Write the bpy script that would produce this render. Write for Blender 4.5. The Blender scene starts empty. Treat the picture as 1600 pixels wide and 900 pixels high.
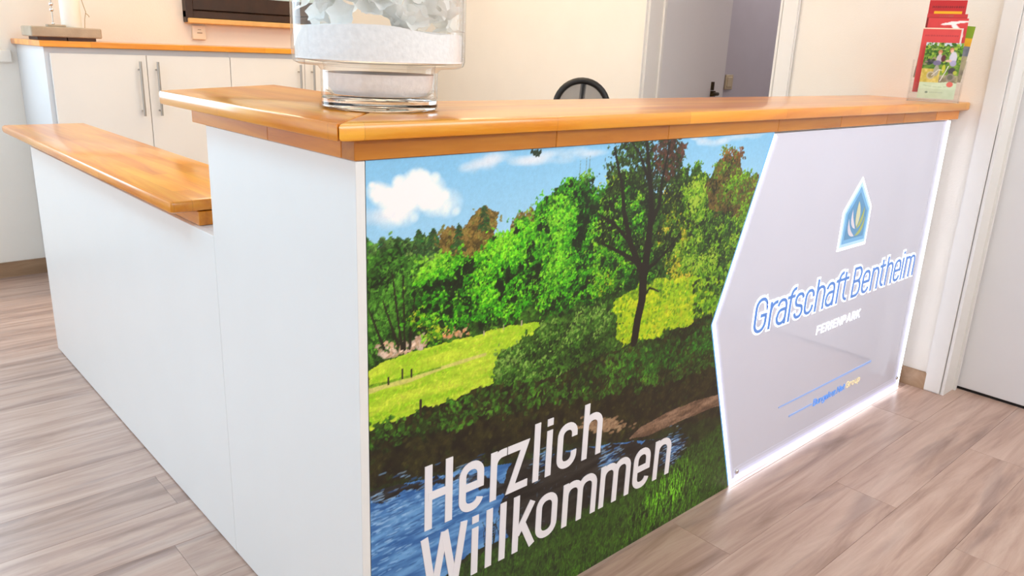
import bpy, bmesh, math, random
import numpy as np
from mathutils import Vector, Matrix

SC = bpy.context.scene
COL = SC.collection
# ------------------------------------------------------------------ camera
CAM = np.array([-0.649, -1.082, 1.238])
CROT = (math.radians(73.069), math.radians(-2.297), math.radians(-41.953))
FPX = 1220.4
cam_d = bpy.data.cameras.new('camera')
cam_d.sensor_width = 36.0
cam_d.lens = 36.0 * FPX / 1600.0
cam_d.clip_start = 0.02
cam_o = bpy.data.objects.new('camera', cam_d)
cam_o.location = CAM
cam_o.rotation_euler = CROT
COL.objects.link(cam_o)
SC.camera = cam_o
# ------------------------------------------------------------------ view, world, lights
SC.view_settings.view_transform = 'Standard'
SC.view_settings.look = 'None'
SC.view_settings.gamma = 1.0
SC.view_settings.use_curve_mapping = False
SC.view_settings.exposure = 0.0
SC.cycles.transparent_max_bounces = 32
world = bpy.data.worlds.new('sky')
world.use_nodes = True
SC.world = world
wb = world.node_tree.nodes['Background']
wb.inputs['Color'].default_value = (0.62, 0.78, 1.0, 1)
wb.inputs['Strength'].default_value = 1.2


def area(name, loc, rot, sx, sy, power, col):
    d = bpy.data.lights.new(name, 'AREA')
    d.shape = 'RECTANGLE'
    d.size, d.size_y = sx, sy
    d.energy = power
    d.color = col
    o = bpy.data.objects.new(name, d)
    o.location = loc
    o.rotation_euler = rot
    COL.objects.link(o)
    return o


# daylight through the window of the left wall and the shop window behind the camera
area('window_daylight', (-2.72, 1.0, 1.45), (0, math.radians(-90), 0), 1.9, 3.9, 20, (1.0, 0.93, 0.86))
area('back_window_daylight', (-0.98, 3.70, 1.56), (math.radians(-90), 0, 0), 1.7, 1.2, 38, (0.70, 0.87, 1.0))
area('shopfront_daylight', (0.9, -2.72, 2.05), (math.radians(90), 0, 0), 3.0, 0.55, 42, (0.88, 0.93, 1.0))
LAMP_FRONT = 7.5
LAMP_BACK = 8.6
LAMP_COOL_FILL = 11.0

# ------------------------------------------------------------------ helpers
RNG = random.Random(7)
MATS = {}


def s2l(c):
    return tuple((x / 12.92 if x <= 0.04045 else ((x + 0.055) / 1.055) ** 2.4) for x in [v / 255.0 for v in c])


def new_mat(name):
    m = bpy.data.materials.new(name)
    m.use_nodes = True
    nt = m.node_tree
    b = nt.nodes['Principled BSDF']
    MATS[name] = m
    return m, nt, b


def plain(name, rgb, rough=0.5, metal=0.0, spec=0.5, noise=0.03, scale=6.0, bump=0.0, emit=None, estr=0.0, coat=0.0):
    """a procedural material: colour broken up a little by noise"""
    m, nt, b = new_mat(name)
    l = s2l(rgb)
    tc = nt.nodes.new('ShaderNodeTexCoord')
    nz = nt.nodes.new('ShaderNodeTexNoise')
    nz.inputs['Scale'].default_value = scale
    nz.inputs['Detail'].default_value = 4
    nt.links.new(tc.outputs['Object'], nz.inputs['Vector'])
    r = nt.nodes.new('ShaderNodeValToRGB')
    r.color_ramp.elements[0].position = 0.3
    r.color_ramp.elements[1].position = 0.7
    r.color_ramp.elements[0].color = (*[max(0, x * (1 - noise)) for x in l], 1)
    r.color_ramp.elements[1].color = (*[min(1, x * (1 + noise)) for x in l], 1)
    nt.links.new(nz.outputs['Fac'], r.inputs['Fac'])
    nt.links.new(r.outputs['Color'], b.inputs['Base Color'])
    b.inputs['Roughness'].default_value = rough
    b.inputs['Metallic'].default_value = metal
    b.inputs['Specular IOR Level'].default_value = spec
    b.inputs['Coat Weight'].default_value = coat
    if bump:
        n2 = nt.nodes.new('ShaderNodeTexNoise')
        n2.inputs['Scale'].default_value = 180
        nt.links.new(tc.outputs['Object'], n2.inputs['Vector'])
        bp = nt.nodes.new('ShaderNodeBump')
        bp.inputs['Strength'].default_value = bump
        bp.inputs['Distance'].default_value = 0.002
        nt.links.new(n2.outputs['Fac'], bp.inputs['Height'])
        nt.links.new(bp.outputs['Normal'], b.inputs['Normal'])
    if emit:
        b.inputs['Emission Color'].default_value = (*emit, 1)
        b.inputs['Emission Strength'].default_value = estr
    return m


def wood(name, c_lo, c_mid, c_hi, axis, stave=(0.42, 0.042), rough=0.35, vary=0.35, grain=1.0, rnd=False, coat=0.0, streak=0.0):
    """axis: 0 grain along x, 1 along y"""
    m, nt, b = new_mat(name)
    N = nt.nodes
    geo = N.new('ShaderNodeNewGeometry')
    mp = N.new('ShaderNodeMapping')
    mp.vector_type = 'POINT'
    if axis == 1:
        mp.inputs['Rotation'].default_value = (0, 0, math.radians(-90))
    nt.links.new(geo.outputs['Position'], mp.inputs['Vector'])
    vec = mp.outputs['Vector']
    rand = None
    if rnd:
        oi = N.new('ShaderNodeObjectInfo')
        rand = oi.outputs['Random']
        cx = N.new('ShaderNodeCombineXYZ')
        mu = N.new('ShaderNodeMath')
        mu.operation = 'MULTIPLY'
        mu.inputs[1].default_value = 37.0
        nt.links.new(rand, mu.inputs[0])
        for k in range(3):
            nt.links.new(mu.outputs[0], cx.inputs[k])
        ad = N.new('ShaderNodeVectorMath')
        ad.operation = 'ADD'
        nt.links.new(vec, ad.inputs[0])
        nt.links.new(cx.outputs[0], ad.inputs[1])
        vec = ad.outputs[0]
    sc = N.new('ShaderNodeMapping')
    sc.inputs['Scale'].default_value = (1.3 * grain, 14 * grain, 14 * grain)
    nt.links.new(vec, sc.inputs['Vector'])
    n1 = N.new('ShaderNodeTexNoise')
    n1.inputs['Scale'].default_value = 1.0
    n1.inputs['Detail'].default_value = 8
    n1.inputs['Roughness'].default_value = 0.62
    n1.inputs['Distortion'].default_value = 0.7
    nt.links.new(sc.outputs[0], n1.inputs['Vector'])
    ramp = N.new('ShaderNodeValToRGB')
    e = ramp.color_ramp.elements
    e[0].position, e[1].position = 0.30, 0.72
    e[0].color = (*s2l(c_lo), 1)
    e[1].color = (*s2l(c_hi), 1)
    mid = e.new(0.5)
    mid.color = (*s2l(c_mid), 1)
    nt.links.new(n1.outputs['Fac'], ramp.inputs['Fac'])
    col = ramp.outputs['Color']
    if stave:
        br = N.new('ShaderNodeTexBrick')
        br.inputs['Scale'].default_value = 1.0
        br.inputs['Brick Width'].default_value = stave[0]
        br.inputs['Row Height'].default_value = stave[1]
        br.inputs['Mortar Size'].default_value = 0.0004
        br.inputs['Mortar Smooth'].default_value = 0.2
        br.inputs['Bias'].default_value = 0.0
        br.offset = 0.37
        g = 1.0 - vary
        br.inputs['Color1'].default_value = (g, g * 0.93, g * 0.84, 1)
        br.inputs['Color2'].default_value = (1.06, 1.06, 1.06, 1)
        br.inputs['Mortar'].default_value = (0.55, 0.45, 0.35, 1)
        nt.links.new(vec, br.inputs['Vector'])
        mx = N.new('ShaderNodeMixRGB')
        mx.blend_type = 'MULTIPLY'
        mx.inputs['Fac'].default_value = 1.0
        nt.links.new(col, mx.inputs['Color1'])
        nt.links.new(br.outputs['Color'], mx.inputs['Color2'])
        col = mx.outputs['Color']
    if streak:
        sc2 = N.new('ShaderNodeMapping')
        sc2.inputs['Scale'].default_value = (1.1, 9.0, 9.0)
        nt.links.new(vec, sc2.inputs['Vector'])
        n2 = N.new('ShaderNodeTexNoise')
        n2.inputs['Scale'].default_value = 1.0
        n2.inputs['Detail'].default_value = 5
        n2.inputs['Distortion'].default_value = 1.2
        nt.links.new(sc2.outputs[0], n2.inputs['Vector'])
        r2 = N.new('ShaderNodeValToRGB')
        r2.color_ramp.elements[0].position = 0.33
        r2.color_ramp.elements[1].position = 0.47
        r2.color_ramp.elements[0].color = (1 - streak, 1 - streak, 1 - streak * 0.9, 1)
        r2.color_ramp.elements[1].color = (1, 1, 1, 1)
        nt.links.new(n2.outputs['Fac'], r2.inputs['Fac'])
        mx = N.new('ShaderNodeMixRGB')
        mx.blend_type = 'MULTIPLY'
        mx.inputs['Fac'].default_value = 1.0
        nt.links.new(col, mx.inputs['Color1'])
        nt.links.new(r2.outputs['Color'], mx.inputs['Color2'])
        col = mx.outputs['Color']
    if rnd:
        hs = N.new('ShaderNodeHueSaturation')
        mr = N.new('ShaderNodeMapRange')
        mr.inputs['To Min'].default_value = 1 - vary
        mr.inputs['To Max'].default_value = 1 + vary * 0.6
        nt.links.new(rand, mr.inputs['Value'])
        nt.links.new(mr.outputs[0], hs.inputs['Value'])
        nt.links.new(col, hs.inputs['Color'])
        col = hs.outputs['Color']
    nt.links.new(col, b.inputs['Base Color'])
    b.inputs['Roughness'].default_value = rough
    b.inputs['Coat Weight'].default_value = coat
    b.inputs['Coat Roughness'].default_value = 0.12
    bp = N.new('ShaderNodeBump')
    bp.inputs['Strength'].default_value = 0.12
    bp.inputs['Distance'].default_value = 0.002
    nt.links.new(n1.outputs['Fac'], bp.inputs['Height'])
    nt.links.new(bp.outputs['Normal'], b.inputs['Normal'])
    return m


def glassy(name, tint=(0.97, 0.985, 0.98), ior=1.45, rough=0.02):
    """thin clear glass or acrylic: lets light through, mirrors by Fresnel"""
    m = bpy.data.materials.new(name)
    m.use_nodes = True
    nt = m.node_tree
    nt.nodes.remove(nt.nodes['Principled BSDF'])
    out = nt.nodes['Material Output']
    tr = nt.nodes.new('ShaderNodeBsdfTransparent')
    tr.inputs['Color'].default_value = (*tint, 1)
    gl = nt.nodes.new('ShaderNodeBsdfGlossy')
    gl.inputs['Roughness'].default_value = rough
    lw = nt.nodes.new('ShaderNodeLayerWeight')
    lw.inputs['Blend'].default_value = 0.5
    pw = nt.nodes.new('ShaderNodeMath')
    pw.operation = 'POWER'
    pw.inputs[1].default_value = 5.0
    nt.links.new(lw.outputs['Facing'], pw.inputs[0])
    fr = nt.nodes.new('ShaderNodeMapRange')
    fr.inputs['To Min'].default_value = ((ior - 1) / (ior + 1)) ** 2
    fr.inputs['To Max'].default_value = 0.75
    nt.links.new(pw.outputs[0], fr.inputs['Value'])
    mx = nt.nodes.new('ShaderNodeMixShader')
    nt.links.new(fr.outputs[0], mx.inputs[0])
    nt.links.new(tr.outputs[0], mx.inputs[1])
    nt.links.new(gl.outputs[0], mx.inputs[2])
    nt.links.new(mx.outputs[0], out.inputs['Surface'])
    MATS[name] = m
    return m


def attr_mat(name, rough=0.3, coat=0.0):
    m, nt, b = new_mat(name)
    a = nt.nodes.new('ShaderNodeAttribute')
    a.attribute_name = 'print'
    nt.links.new(a.outputs['Color'], b.inputs['Base Color'])
    b.inputs['Roughness'].default_value = rough
    b.inputs['Coat Weight'].default_value = coat
    b.inputs['Coat Roughness'].default_value = 0.05
    return m


def tag(o, label=None, cat=None, group=None, kind=None):
    if label:
        o['label'] = label
    if cat:
        o['category'] = cat
    if group:
        o['group'] = group
    if kind:
        o['kind'] = kind
    return o


def thing(name, label, cat, loc=(0, 0, 0), rotz=0.0, group=None):
    o = bpy.data.objects.new(name, None)
    o.empty_display_size = 0.05
    o.location = loc
    o.rotation_euler = (0, 0, rotz)
    COL.objects.link(o)
    return tag(o, label, cat, group)


def link(name, me, mat=None, parent=None, loc=None, rot=None):
    o = bpy.data.objects.new(name, me)
    if mat is not None and not me.materials:
        me.materials.append(mat)
    COL.objects.link(o)
    if parent is not None:
        o.parent = parent
    if loc is not None:
        o.location = loc
    if rot is not None:
        o.rotation_euler = rot
    return o


def bm_mesh(name, bm, smooth=False):
    bmesh.ops.recalc_face_normals(bm, faces=bm.faces[:])
    me = bpy.data.meshes.new(name)
    bm.to_mesh(me)
    bm.free()
    if smooth:
        me.polygons.foreach_set('use_smooth', [True] * len(me.polygons))
        try:
            me.set_sharp_from_angle(angle=math.radians(40))
        except Exception:
            pass
    return me


def add_box(bm, x0, x1, y0, y1, z0, z1):
    v = [bm.verts.new(p) for p in ((x0, y0, z0), (x1, y0, z0), (x1, y1, z0), (x0, y1, z0), (x0, y0, z1), (x1, y0, z1), (x1, y1, z1), (x0, y1, z1))]
    for f in ((0, 3, 2, 1), (4, 5, 6, 7), (0, 1, 5, 4), (1, 2, 6, 5), (2, 3, 7, 6), (3, 0, 4, 7)):
        bm.faces.new([v[i] for i in f])


def box(name, x0, x1, y0, y1, z0, z1, mat, parent=None, bevel=0.0, seg=1, kind=None):
    bm = bmesh.new()
    add_box(bm, x0, x1, y0, y1, z0, z1)
    if bevel:
        bmesh.ops.bevel(bm, geom=bm.edges[:], offset=bevel, segments=seg, profile=0.5, affect='EDGES')
    o = link(name, bm_mesh(name, bm, seg > 1), mat, parent)
    if kind:
        o['kind'] = kind
    return o


def boxes(name, lst, mat, parent=None, kind=None):
    bm = bmesh.new()
    for b in lst:
        add_box(bm, *b)
    o = link(name, bm_mesh(name, bm), mat, parent)
    if kind:
        o['kind'] = kind
    return o


def prism_bm(poly, z0, z1):
    bm = bmesh.new()
    lo = [bm.verts.new((x, y, z0)) for x, y in poly]
    hi = [bm.verts.new((x, y, z1)) for x, y in poly]
    bm.faces.new(lo[::-1])
    bm.faces.new(hi)
    n = len(poly)
    for i in range(n):
        bm.faces.new((lo[i], lo[(i + 1) % n], hi[(i + 1) % n], hi[i]))
    return bm


def prism(name, poly, z0, z1, mat, parent=None, bevel=0.0, seg=2):
    bm = prism_bm(poly, z0, z1)
    if bevel:
        bmesh.ops.recalc_face_normals(bm, faces=bm.faces[:])
        bmesh.ops.bevel(bm, geom=bm.edges[:], offset=bevel, segments=seg, profile=0.5, affect='EDGES')
    return link(name, bm_mesh(name, bm, True), mat, parent)


def front_poly(name, poly, yb, yf, mat, parent=None):
    """a plate whose outline lies in the x-z plane of the counter front (yf nearer to the viewer)"""
    bm = bmesh.new()
    a = [bm.verts.new((x, yf, z)) for x, z in poly]
    b = [bm.verts.new((x, yb, z)) for x, z in poly]
    n = len(poly)
    bm.faces.new(a)
    bm.faces.new(b[::-1])
    for i in range(n):
        bm.faces.new((a[i], b[i], b[(i + 1) % n], a[(i + 1) % n]))
    return link(name, bm_mesh(name, bm), mat, parent)


def lathe_bm(profile, n=48, c=(0, 0), closed=False):
    bm = bmesh.new()
    rings = []
    for r, z in profile:
        if r < 1e-5:
            rings.append([bm.verts.new((c[0], c[1], z))])
        else:
            rings.append([bm.verts.new((c[0] + r * math.cos(2 * math.pi * k / n), c[1] + r * math.sin(2 * math.pi * k / n), z)) for k in range(n)])
    prs = list(zip(rings[:-1], rings[1:]))
    if closed:
        prs.append((rings[-1], rings[0]))
    for a, b in prs:
        for k in range(n):
            k2 = (k + 1) % n
            if len(a) == 1 and len(b) == 1:
                continue
            if len(a) == 1:
                bm.faces.new((a[0], b[k], b[k2]))
            elif len(b) == 1:
                bm.faces.new((a[k], a[k2], b[0]))
            else:
                bm.faces.new((a[k], a[k2], b[k2], b[k]))
    return bm


def lathe(name, profile, mat, parent=None, n=48, c=(0, 0), closed=False):
    return link(name, bm_mesh(name, lathe_bm(profile, n, c, closed), True), mat, parent)


def tube_bm(pts, rad, n=10, closed=False, bm=None):
    bm = bm or bmesh.new()
    pts = [Vector(p) for p in pts]
    m = len(pts)
    rads = rad if isinstance(rad, (list, tuple)) else [rad] * m
    rings = []
    ref = None
    for i, p in enumerate(pts):
        a = pts[(i - 1) % m] if (i > 0 or closed) else p
        b = pts[(i + 1) % m] if (i < m - 1 or closed) else p
        t = (b - a).normalized()
        if ref is None:
            ref = t.orthogonal().normalized()
        u = (ref - t * ref.dot(t)).normalized()
        ref = u
        v = t.cross(u)
        rings.append([bm.verts.new(p + (u * math.cos(2 * math.pi * k / n) + v * math.sin(2 * math.pi * k / n)) * rads[i]) for k in range(n)])
    for i in range(m if closed else m - 1):
        a, b = rings[i], rings[(i + 1) % m]
        for k in range(n):
            bm.faces.new((a[k], a[(k + 1) % n], b[(k + 1) % n], b[k]))
    if not closed:
        bm.faces.new(rings[0][::-1])
        bm.faces.new(rings[-1])
    return bm


def tube(name, pts, rad, mat, parent=None, n=10, closed=False):
    return link(name, bm_mesh(name, tube_bm(pts, rad, n, closed), True), mat, parent)


# camera rays, used to turn a measured point of the photograph into a point on a known plane
def _rot():
    a, b, c = CROT
    X = np.array([[1, 0, 0], [0, math.cos(a), -math.sin(a)], [0, math.sin(a), math.cos(a)]])
    Y = np.array([[math.cos(b), 0, math.sin(b)], [0, 1, 0], [-math.sin(b), 0, math.cos(b)]])
    Z = np.array([[math.cos(c), -math.sin(c), 0], [math.sin(c), math.cos(c), 0], [0, 0, 1]])
    return Z @ Y @ X


RM = _rot()


def on(u, v, ax, val):
    d = RM @ np.array([(u - 800) / FPX, -(v - 450) / FPX, -1.0])
    return CAM + (val - CAM[ax]) / d[ax] * d


def fp(u, v):
    q = on(u, v, 1, 0.0)
    return (float(q[0]), float(q[2]))


# ------------------------------------------------------------------ materials
plain('wall_paint', (238, 232, 222), 0.9, spec=0.2, noise=0.015, bump=0.25)
plain('ceiling_paint', (240, 238, 232), 0.9, spec=0.2, noise=0.01)
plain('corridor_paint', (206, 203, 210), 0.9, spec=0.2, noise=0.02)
plain('white_lacquer', (236, 236, 234), 0.32, noise=0.008)
plain('door_white', (230, 228, 228), 0.38, noise=0.01)
plain('frame_white', (232, 229, 224), 0.4, noise=0.01)
plain('cabinet_white', (236, 232, 226), 0.4, noise=0.01)
plain('carcass_white', (214, 216, 218), 0.45, noise=0.01)
plain('steel', (176, 172, 165), 0.32, metal=0.9, noise=0.02)
plain('chrome', (215, 215, 215), 0.08, metal=1.0, noise=0.01)
plain('black_metal', (22, 20, 20), 0.4, noise=0.1)
plain('brass_dark', (70, 55, 30), 0.35, metal=0.7, noise=0.05)
plain('black_plastic', (20, 20, 21), 0.45, noise=0.1)
plain('black_fabric', (26, 26, 28), 0.9, noise=0.2, scale=60)
plain('switch_cream', (214, 200, 168), 0.5, noise=0.02)
plain('plate_white', (238, 226, 205), 0.45, noise=0.02)
plain('dark_wood', (52, 30, 16), 0.42, noise=0.3, scale=14)
plain('candle_wax', (244, 238, 226), 0.55, noise=0.015)
plain('slab_grey', (176, 160, 138), 0.75, noise=0.12, scale=16, bump=0.4)
plain('feet_brown', (72, 48, 36), 0.6, noise=0.1)
plain('sand_white', (246, 245, 244), 0.95, spec=0.1, noise=0.05, scale=120, bump=0.6)
m, nt, b = new_mat('petal_white')
nt.nodes.remove(b)
df = nt.nodes.new('ShaderNodeBsdfDiffuse')
df.inputs['Color'].default_value = (0.97, 0.965, 0.94, 1)
tl = nt.nodes.new('ShaderNodeBsdfTranslucent')
tl.inputs['Color'].default_value = (0.97, 0.96, 0.92, 1)
mxs = nt.nodes.new('ShaderNodeMixShader')
mxs.inputs[0].default_value = 0.45
nt.links.new(df.outputs[0], mxs.inputs[1])
nt.links.new(tl.outputs[0], mxs.inputs[2])
nt.links.new(mxs.outputs[0], nt.nodes['Material Output'].inputs['Surface'])
plain('print_white', (240, 238, 242), 0.4, noise=0.005)
plain('gap_dark', (24, 20, 18), 0.8, noise=0.1)
plain('twig', (178, 160, 120), 0.7, noise=0.1)
plain('sill_pine', (222, 178, 112), 0.5, noise=0.08, scale=20)
plain('lamp_white', (240, 240, 240), 0.5, noise=0.01)
plain('lamp_front', (255, 255, 255), 0.6, noise=0.0, emit=(1.0, 0.90, 0.80), estr=LAMP_FRONT)
plain('lamp_back', (255, 255, 255), 0.6, noise=0.0, emit=(1.0, 0.78, 0.52), estr=LAMP_BACK)
plain('lamp_cool_fill', (255, 255, 255), 0.6, noise=0.0, emit=(0.40, 0.74, 1.0), estr=LAMP_COOL_FILL)  # added bluish fill, there only to cool the floor on the left
plain('lamp_corridor_fill', (255, 255, 255), 0.6, noise=0.0, emit=(1.0, 0.88, 0.84), estr=7.5)  # added fill to lift the otherwise unlit corridor
plain('acrylic_satin', (217, 219, 235), 0.05, noise=0.004, spec=0.6)
plain('led_edge', (255, 255, 255), 0.4, noise=0.0, emit=(0.86, 0.90, 1.0), estr=5.0)
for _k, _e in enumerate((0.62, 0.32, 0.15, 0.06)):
    plain('led_halo_%d' % _k, (217, 219, 235), 0.06, noise=0.0, spec=0.6, emit=(0.60, 0.66, 1.0), estr=_e)  # graded emission painted as the halo beside the lit edges
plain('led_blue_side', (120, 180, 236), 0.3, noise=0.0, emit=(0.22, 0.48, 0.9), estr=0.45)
plain('letter_rim', (250, 250, 255), 0.4, noise=0.0, emit=(0.93, 0.95, 1.0), estr=1.1)
plain('letter_blue', (92, 140, 214), 0.35, noise=0.03, emit=(0.10, 0.22, 0.62), estr=0.25)
plain('logo_pale', (176, 212, 240), 0.3, noise=0.02, emit=(0.45, 0.68, 0.95), estr=0.35)
plain('logo_mid', (118, 176, 218), 0.3, noise=0.02, emit=(0.16, 0.40, 0.66), estr=0.28)
plain('logo_blue', (96, 152, 196), 0.3, noise=0.02, emit=(0.08, 0.26, 0.45), estr=0.2)
plain('leaf_white', (238, 234, 246), 0.4, noise=0.02)
plain('leaf_cream', (226, 228, 190), 0.4, noise=0.03)
plain('leaf_green', (186, 200, 128), 0.4, noise=0.04)
plain('line_blue', (160, 190, 240), 0.4, noise=0.05, emit=(0.2, 0.36, 0.9), estr=0.2)
plain('small_blue', (104, 164, 244), 0.4, noise=0.05, emit=(0.10, 0.34, 0.9), estr=0.3)
plain('small_cream', (248, 232, 190), 0.4, noise=0.03, emit=(1.0, 0.85, 0.5), estr=0.25)
wood('beech_x', (216, 120, 12), (240, 154, 28), (252, 186, 64), 0, rough=0.28, vary=0.16, coat=0.5)
wood('beech_y', (216, 120, 12), (240, 154, 28), (252, 186, 64), 1, rough=0.28, vary=0.16, coat=0.5)
wood('beech_trim', (186, 102, 14), (214, 132, 28), (234, 158, 50), 0, stave=None, rough=0.3, vary=0.28, rnd=True, coat=0.2)
wood('beech_trim_y', (186, 102, 14), (214, 132, 28), (234, 158, 50), 1, stave=None, rough=0.3, vary=0.28, rnd=True, coat=0.2)
wood('oak_floor', (150, 120, 104), (186, 156, 140), (206, 180, 164), 0, stave=None, rough=0.34, vary=0.05, rnd=True, grain=1.3, streak=0.26)
wood('oak_skirting', (134, 104, 76), (160, 128, 98), (178, 148, 118), 0, stave=None, rough=0.5, vary=0.1)
glassy('clear_glass', (0.995, 0.998, 0.997))
glassy('clear_acrylic', (0.985, 0.985, 0.985), 1.4)
m, nt, b = new_mat('thick_glass')
b.inputs['Base Color'].default_value = (0.93, 0.97, 0.96, 1)
b.inputs['Transmission Weight'].default_value = 1.0
b.inputs['Roughness'].default_value = 0.0
b.inputs['IOR'].default_value = 1.45
m, nt, b = new_mat('mesh_fabric')
b.inputs['Base Color'].default_value = (0.25, 0.24, 0.23, 1)
b.inputs['Roughness'].default_value = 0.9
b.inputs['Alpha'].default_value = 0.55
attr_mat('print_gloss', 0.35, 0.0)
attr_mat('brochure_gloss', 0.35, 0.2)
M = MATS

# ------------------------------------------------------------------ the room
XW, YB, XL, YF, ZC = 2.562, 3.57, -2.6, -2.6, 2.5
floor = boxes('floor', [(XL - .1, 5.2, YF - .1, YB + .1, -0.06, -0.006)], M['gap_dark'], kind='structure')
PW, PL = 0.185, 1.24
pbm = bmesh.new()
add_box(pbm, 0, 1, 0.0003, PW - 0.0003, -0.008, 0.0)
bmesh.ops.bevel(pbm, geom=[e for e in pbm.edges if e.verts[0].co.z > -0.001 and e.verts[1].co.z > -0.001], offset=0.0005, segments=1, affect='EDGES')
plank_me = bm_mesh('plank', pbm)
plank_me.materials.append(M['oak_floor'])
row = 0
y = YF
while y < YB - 0.01:
    x = XL - (row * 0.47 % 1.0) * PL
    x1 = XW if not (0.6 < y < 1.5) else 5.1
    if y < -0.1:
        x1 = XW + 0.12
    while x < x1:
        a, b2 = max(x, XL), min(x + PL, x1)
        if b2 - a > 0.02:
            o = link('plank', plank_me, None, floor, (a, y, 0))
            o.scale = (b2 - a - 0.0006, min(1.0, (YB - y) / PW), 1)
        x += PL
    y += PW
    row += 1

boxes('ceiling', [(XL - .1, 5.2, YF - .1, YB + .1, ZC, ZC + 0.1)], M['ceiling_paint'], kind='structure')
boxes('wall_back', [(XL - .1, -1.83, YB, YB + 0.12, -0.05, ZC), (-0.13, XW + .12, YB, YB + 0.12, -0.05, ZC), (-1.83, -0.13, YB, YB + 0.12, -0.05, 0.96), (-1.83, -0.13, YB, YB + 0.12, 2.16, ZC)], M['wall_paint'], kind='structure')
# left wall with a wide window; front wall behind the camera with a shop window
boxes('wall_left', [(XL - .12, XL, YF, -0.95, -0.05, ZC), (XL - .12, XL, 2.95, YB, -0.05, ZC), (XL - .12, XL, -0.95, 2.95, -0.05, 0.45), (XL - .12, XL, -0.95, 2.95, 2.4, ZC)], M['wall_paint'], kind='structure')
boxes('wall_front', [(XL - .12, -0.65, YF - .12, YF, -0.05, ZC), (2.45, XW + .2, YF - .12, YF, -0.05, ZC), (-0.65, 2.45, YF - .12, YF, -0.05, 1.75), (-0.65, 2.45, YF - .12, YF, 2.35, ZC)], M['wall_paint'], kind='structure')
D1 = (-1.02, -0.138)     # near door opening in the right wall
D2 = (0.77, 1.50)        # far doorway
boxes('wall_right', [(XW, XW + .12, YF, D1[0], -0.05, ZC), (XW, XW + .12, D1[1], D2[0], -0.05, ZC), (XW, XW + .12, D2[1], YB, -0.05, ZC),
                     (XW, XW + .12, D1[0], D1[1], 2.03, ZC), (XW, XW + .12, D2[0], D2[1], 2.03, ZC)], M['wall_paint'], kind='structure')
# corridor beyond the far doorway
boxes('wall_corridor', [(XW + .12, 5.2, 1.60, 1.72, -0.05, ZC), (5.1, 5.2, 0.5, 1.6, -0.05, ZC), (XW + .12, 5.2, 0.4, 0.5, -0.05, ZC)], M['corridor_paint'], kind='structure')
# skirtings
boxes('baseboard_back', [(XL, 0.235, YB - .016, YB, 0, 0.078)], M['oak_skirting'], kind='structure')
boxes('baseboard_right', [(XW - .014, XW, D1[1] + 0.062, D2[0] - 0.08, 0, 0.07), (XW - .014, XW, D2[1] + .08, YB, 0, 0.07)], M['oak_skirting'], kind='structure')
boxes('baseboard_front', [(XL, XW, YF, YF + .014, 0, 0.07)], M['oak_skirting'], kind='structure')
boxes('baseboard_left', [(XL, XL + .014, YF, YB, 0, 0.07)], M['oak_skirting'], kind='structure')


def architrave(name, y0, y1, jamb_y, w, side):
    bm = bmesh.new()
    if side > 0:      # architrave beyond the opening (larger y)
        add_box(bm, XW - .016, XW + .002, y0, y1, 0, 2.1)
    else:
        add_box(bm, XW - .016, XW + .002, y0, y1, 0, 2.1)
    bmesh.ops.bevel(bm, geom=bm.edges[:], offset=0.004, segments=2, affect='EDGES')
    o = link(name, bm_mesh(name, bm, True), M['frame_white'])
    o['kind'] = 'structure'
    return o


t1 = architrave('trim_1', D1[1] + 0.0, D1[1] + 0.066, 0, 0, 1)
box('jamb', XW - .012, XW + .14, D1[1] - 0.012, D1[1] + 0.002, 0, 2.05, M['frame_white'], t1)
box('door_stop', XW + .085, XW + .10, D1[1] - 0.022, D1[1] - 0.010, 0, 2.04, M['frame_white'], t1)
boxes('lintel_trim', [(XW - .016, XW + .002, D1[0] - .066, D1[1] + .066, 2.03, 2.10)], M['frame_white'], t1)
boxes('far_leg', [(XW - .016, XW + .002, D1[0] - .066, D1[0], 0, 2.03)], M['frame_white'], t1)
t2 = architrave('trim_2', D2[0] - 0.075, D2[0], 0, 0, -1)
box('jamb', XW - .012, XW + .14, D2[0] - .002, D2[0] + 0.012, 0, 2.05, M['frame_white'], t2)
t3 = architrave('trim_3', D2[1], D2[1] + .004, 0, 0, 1)
box('jamb', XW, XW + .125, D2[1] - .012, D2[1] + 0.002, 0, 2.05, M['frame_white'], t3)
box('door_rebate', XW + .10, XW + .122, D2[1] - .022, D2[1] - .010, 0, 2.05, M['frame_white'], t3, 0.003)
boxes('lintel_trim', [(XW - .016, XW + .002, D2[0] - .07, D2[1] + .004, 2.03, 2.10)], M['frame_white'], t3)
# near white door (closed), with a dark strip standing in for the shade under it
d1 = box('door_1', XW + .112, XW + .152, D1[0] + .004, D1[1] - .012, 0.012, 2.03, M['door_white'], None, 0.002, kind='structure')
box('door_handle', XW + .09, XW + .10, D1[0] + 0.05, D1[0] + .17, 1.02, 1.04, M['steel'], d1, 0.003)
box('door_gap_shade', XW + .118, XW + .15, D1[0] + .004, D1[1] - .012, -0.004, 0.0121, M['gap_dark'], d1)
# far door, standing open into the corridor
d2 = box('door_2', XW + .122, XW + .122 + .605, 1.50, 1.54, 0.01, 2.0, M['door_white'], None, 0.003, kind='structure')
hx = 3.176
hb = bmesh.new()
add_box(hb, hx - .012, hx + .012, 1.494, 1.502, 1.07, 1.115)
link('lock_plate', bm_mesh('lock_plate', hb), M['brass_dark'], d2)
tube('door_handle', [(hx + .008, 1.5, 1.052), (hx + .008, 1.462, 1.052), (hx - .004, 1.455, 1.052), (hx - .055, 1.455, 1.050)], 0.009, M['brass_dark'], d2)
box('handle_plate', hx - .012, hx + .03, 1.492, 1.502, 1.036, 1.066, M['brass_dark'], d2, 0.002)

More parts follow.
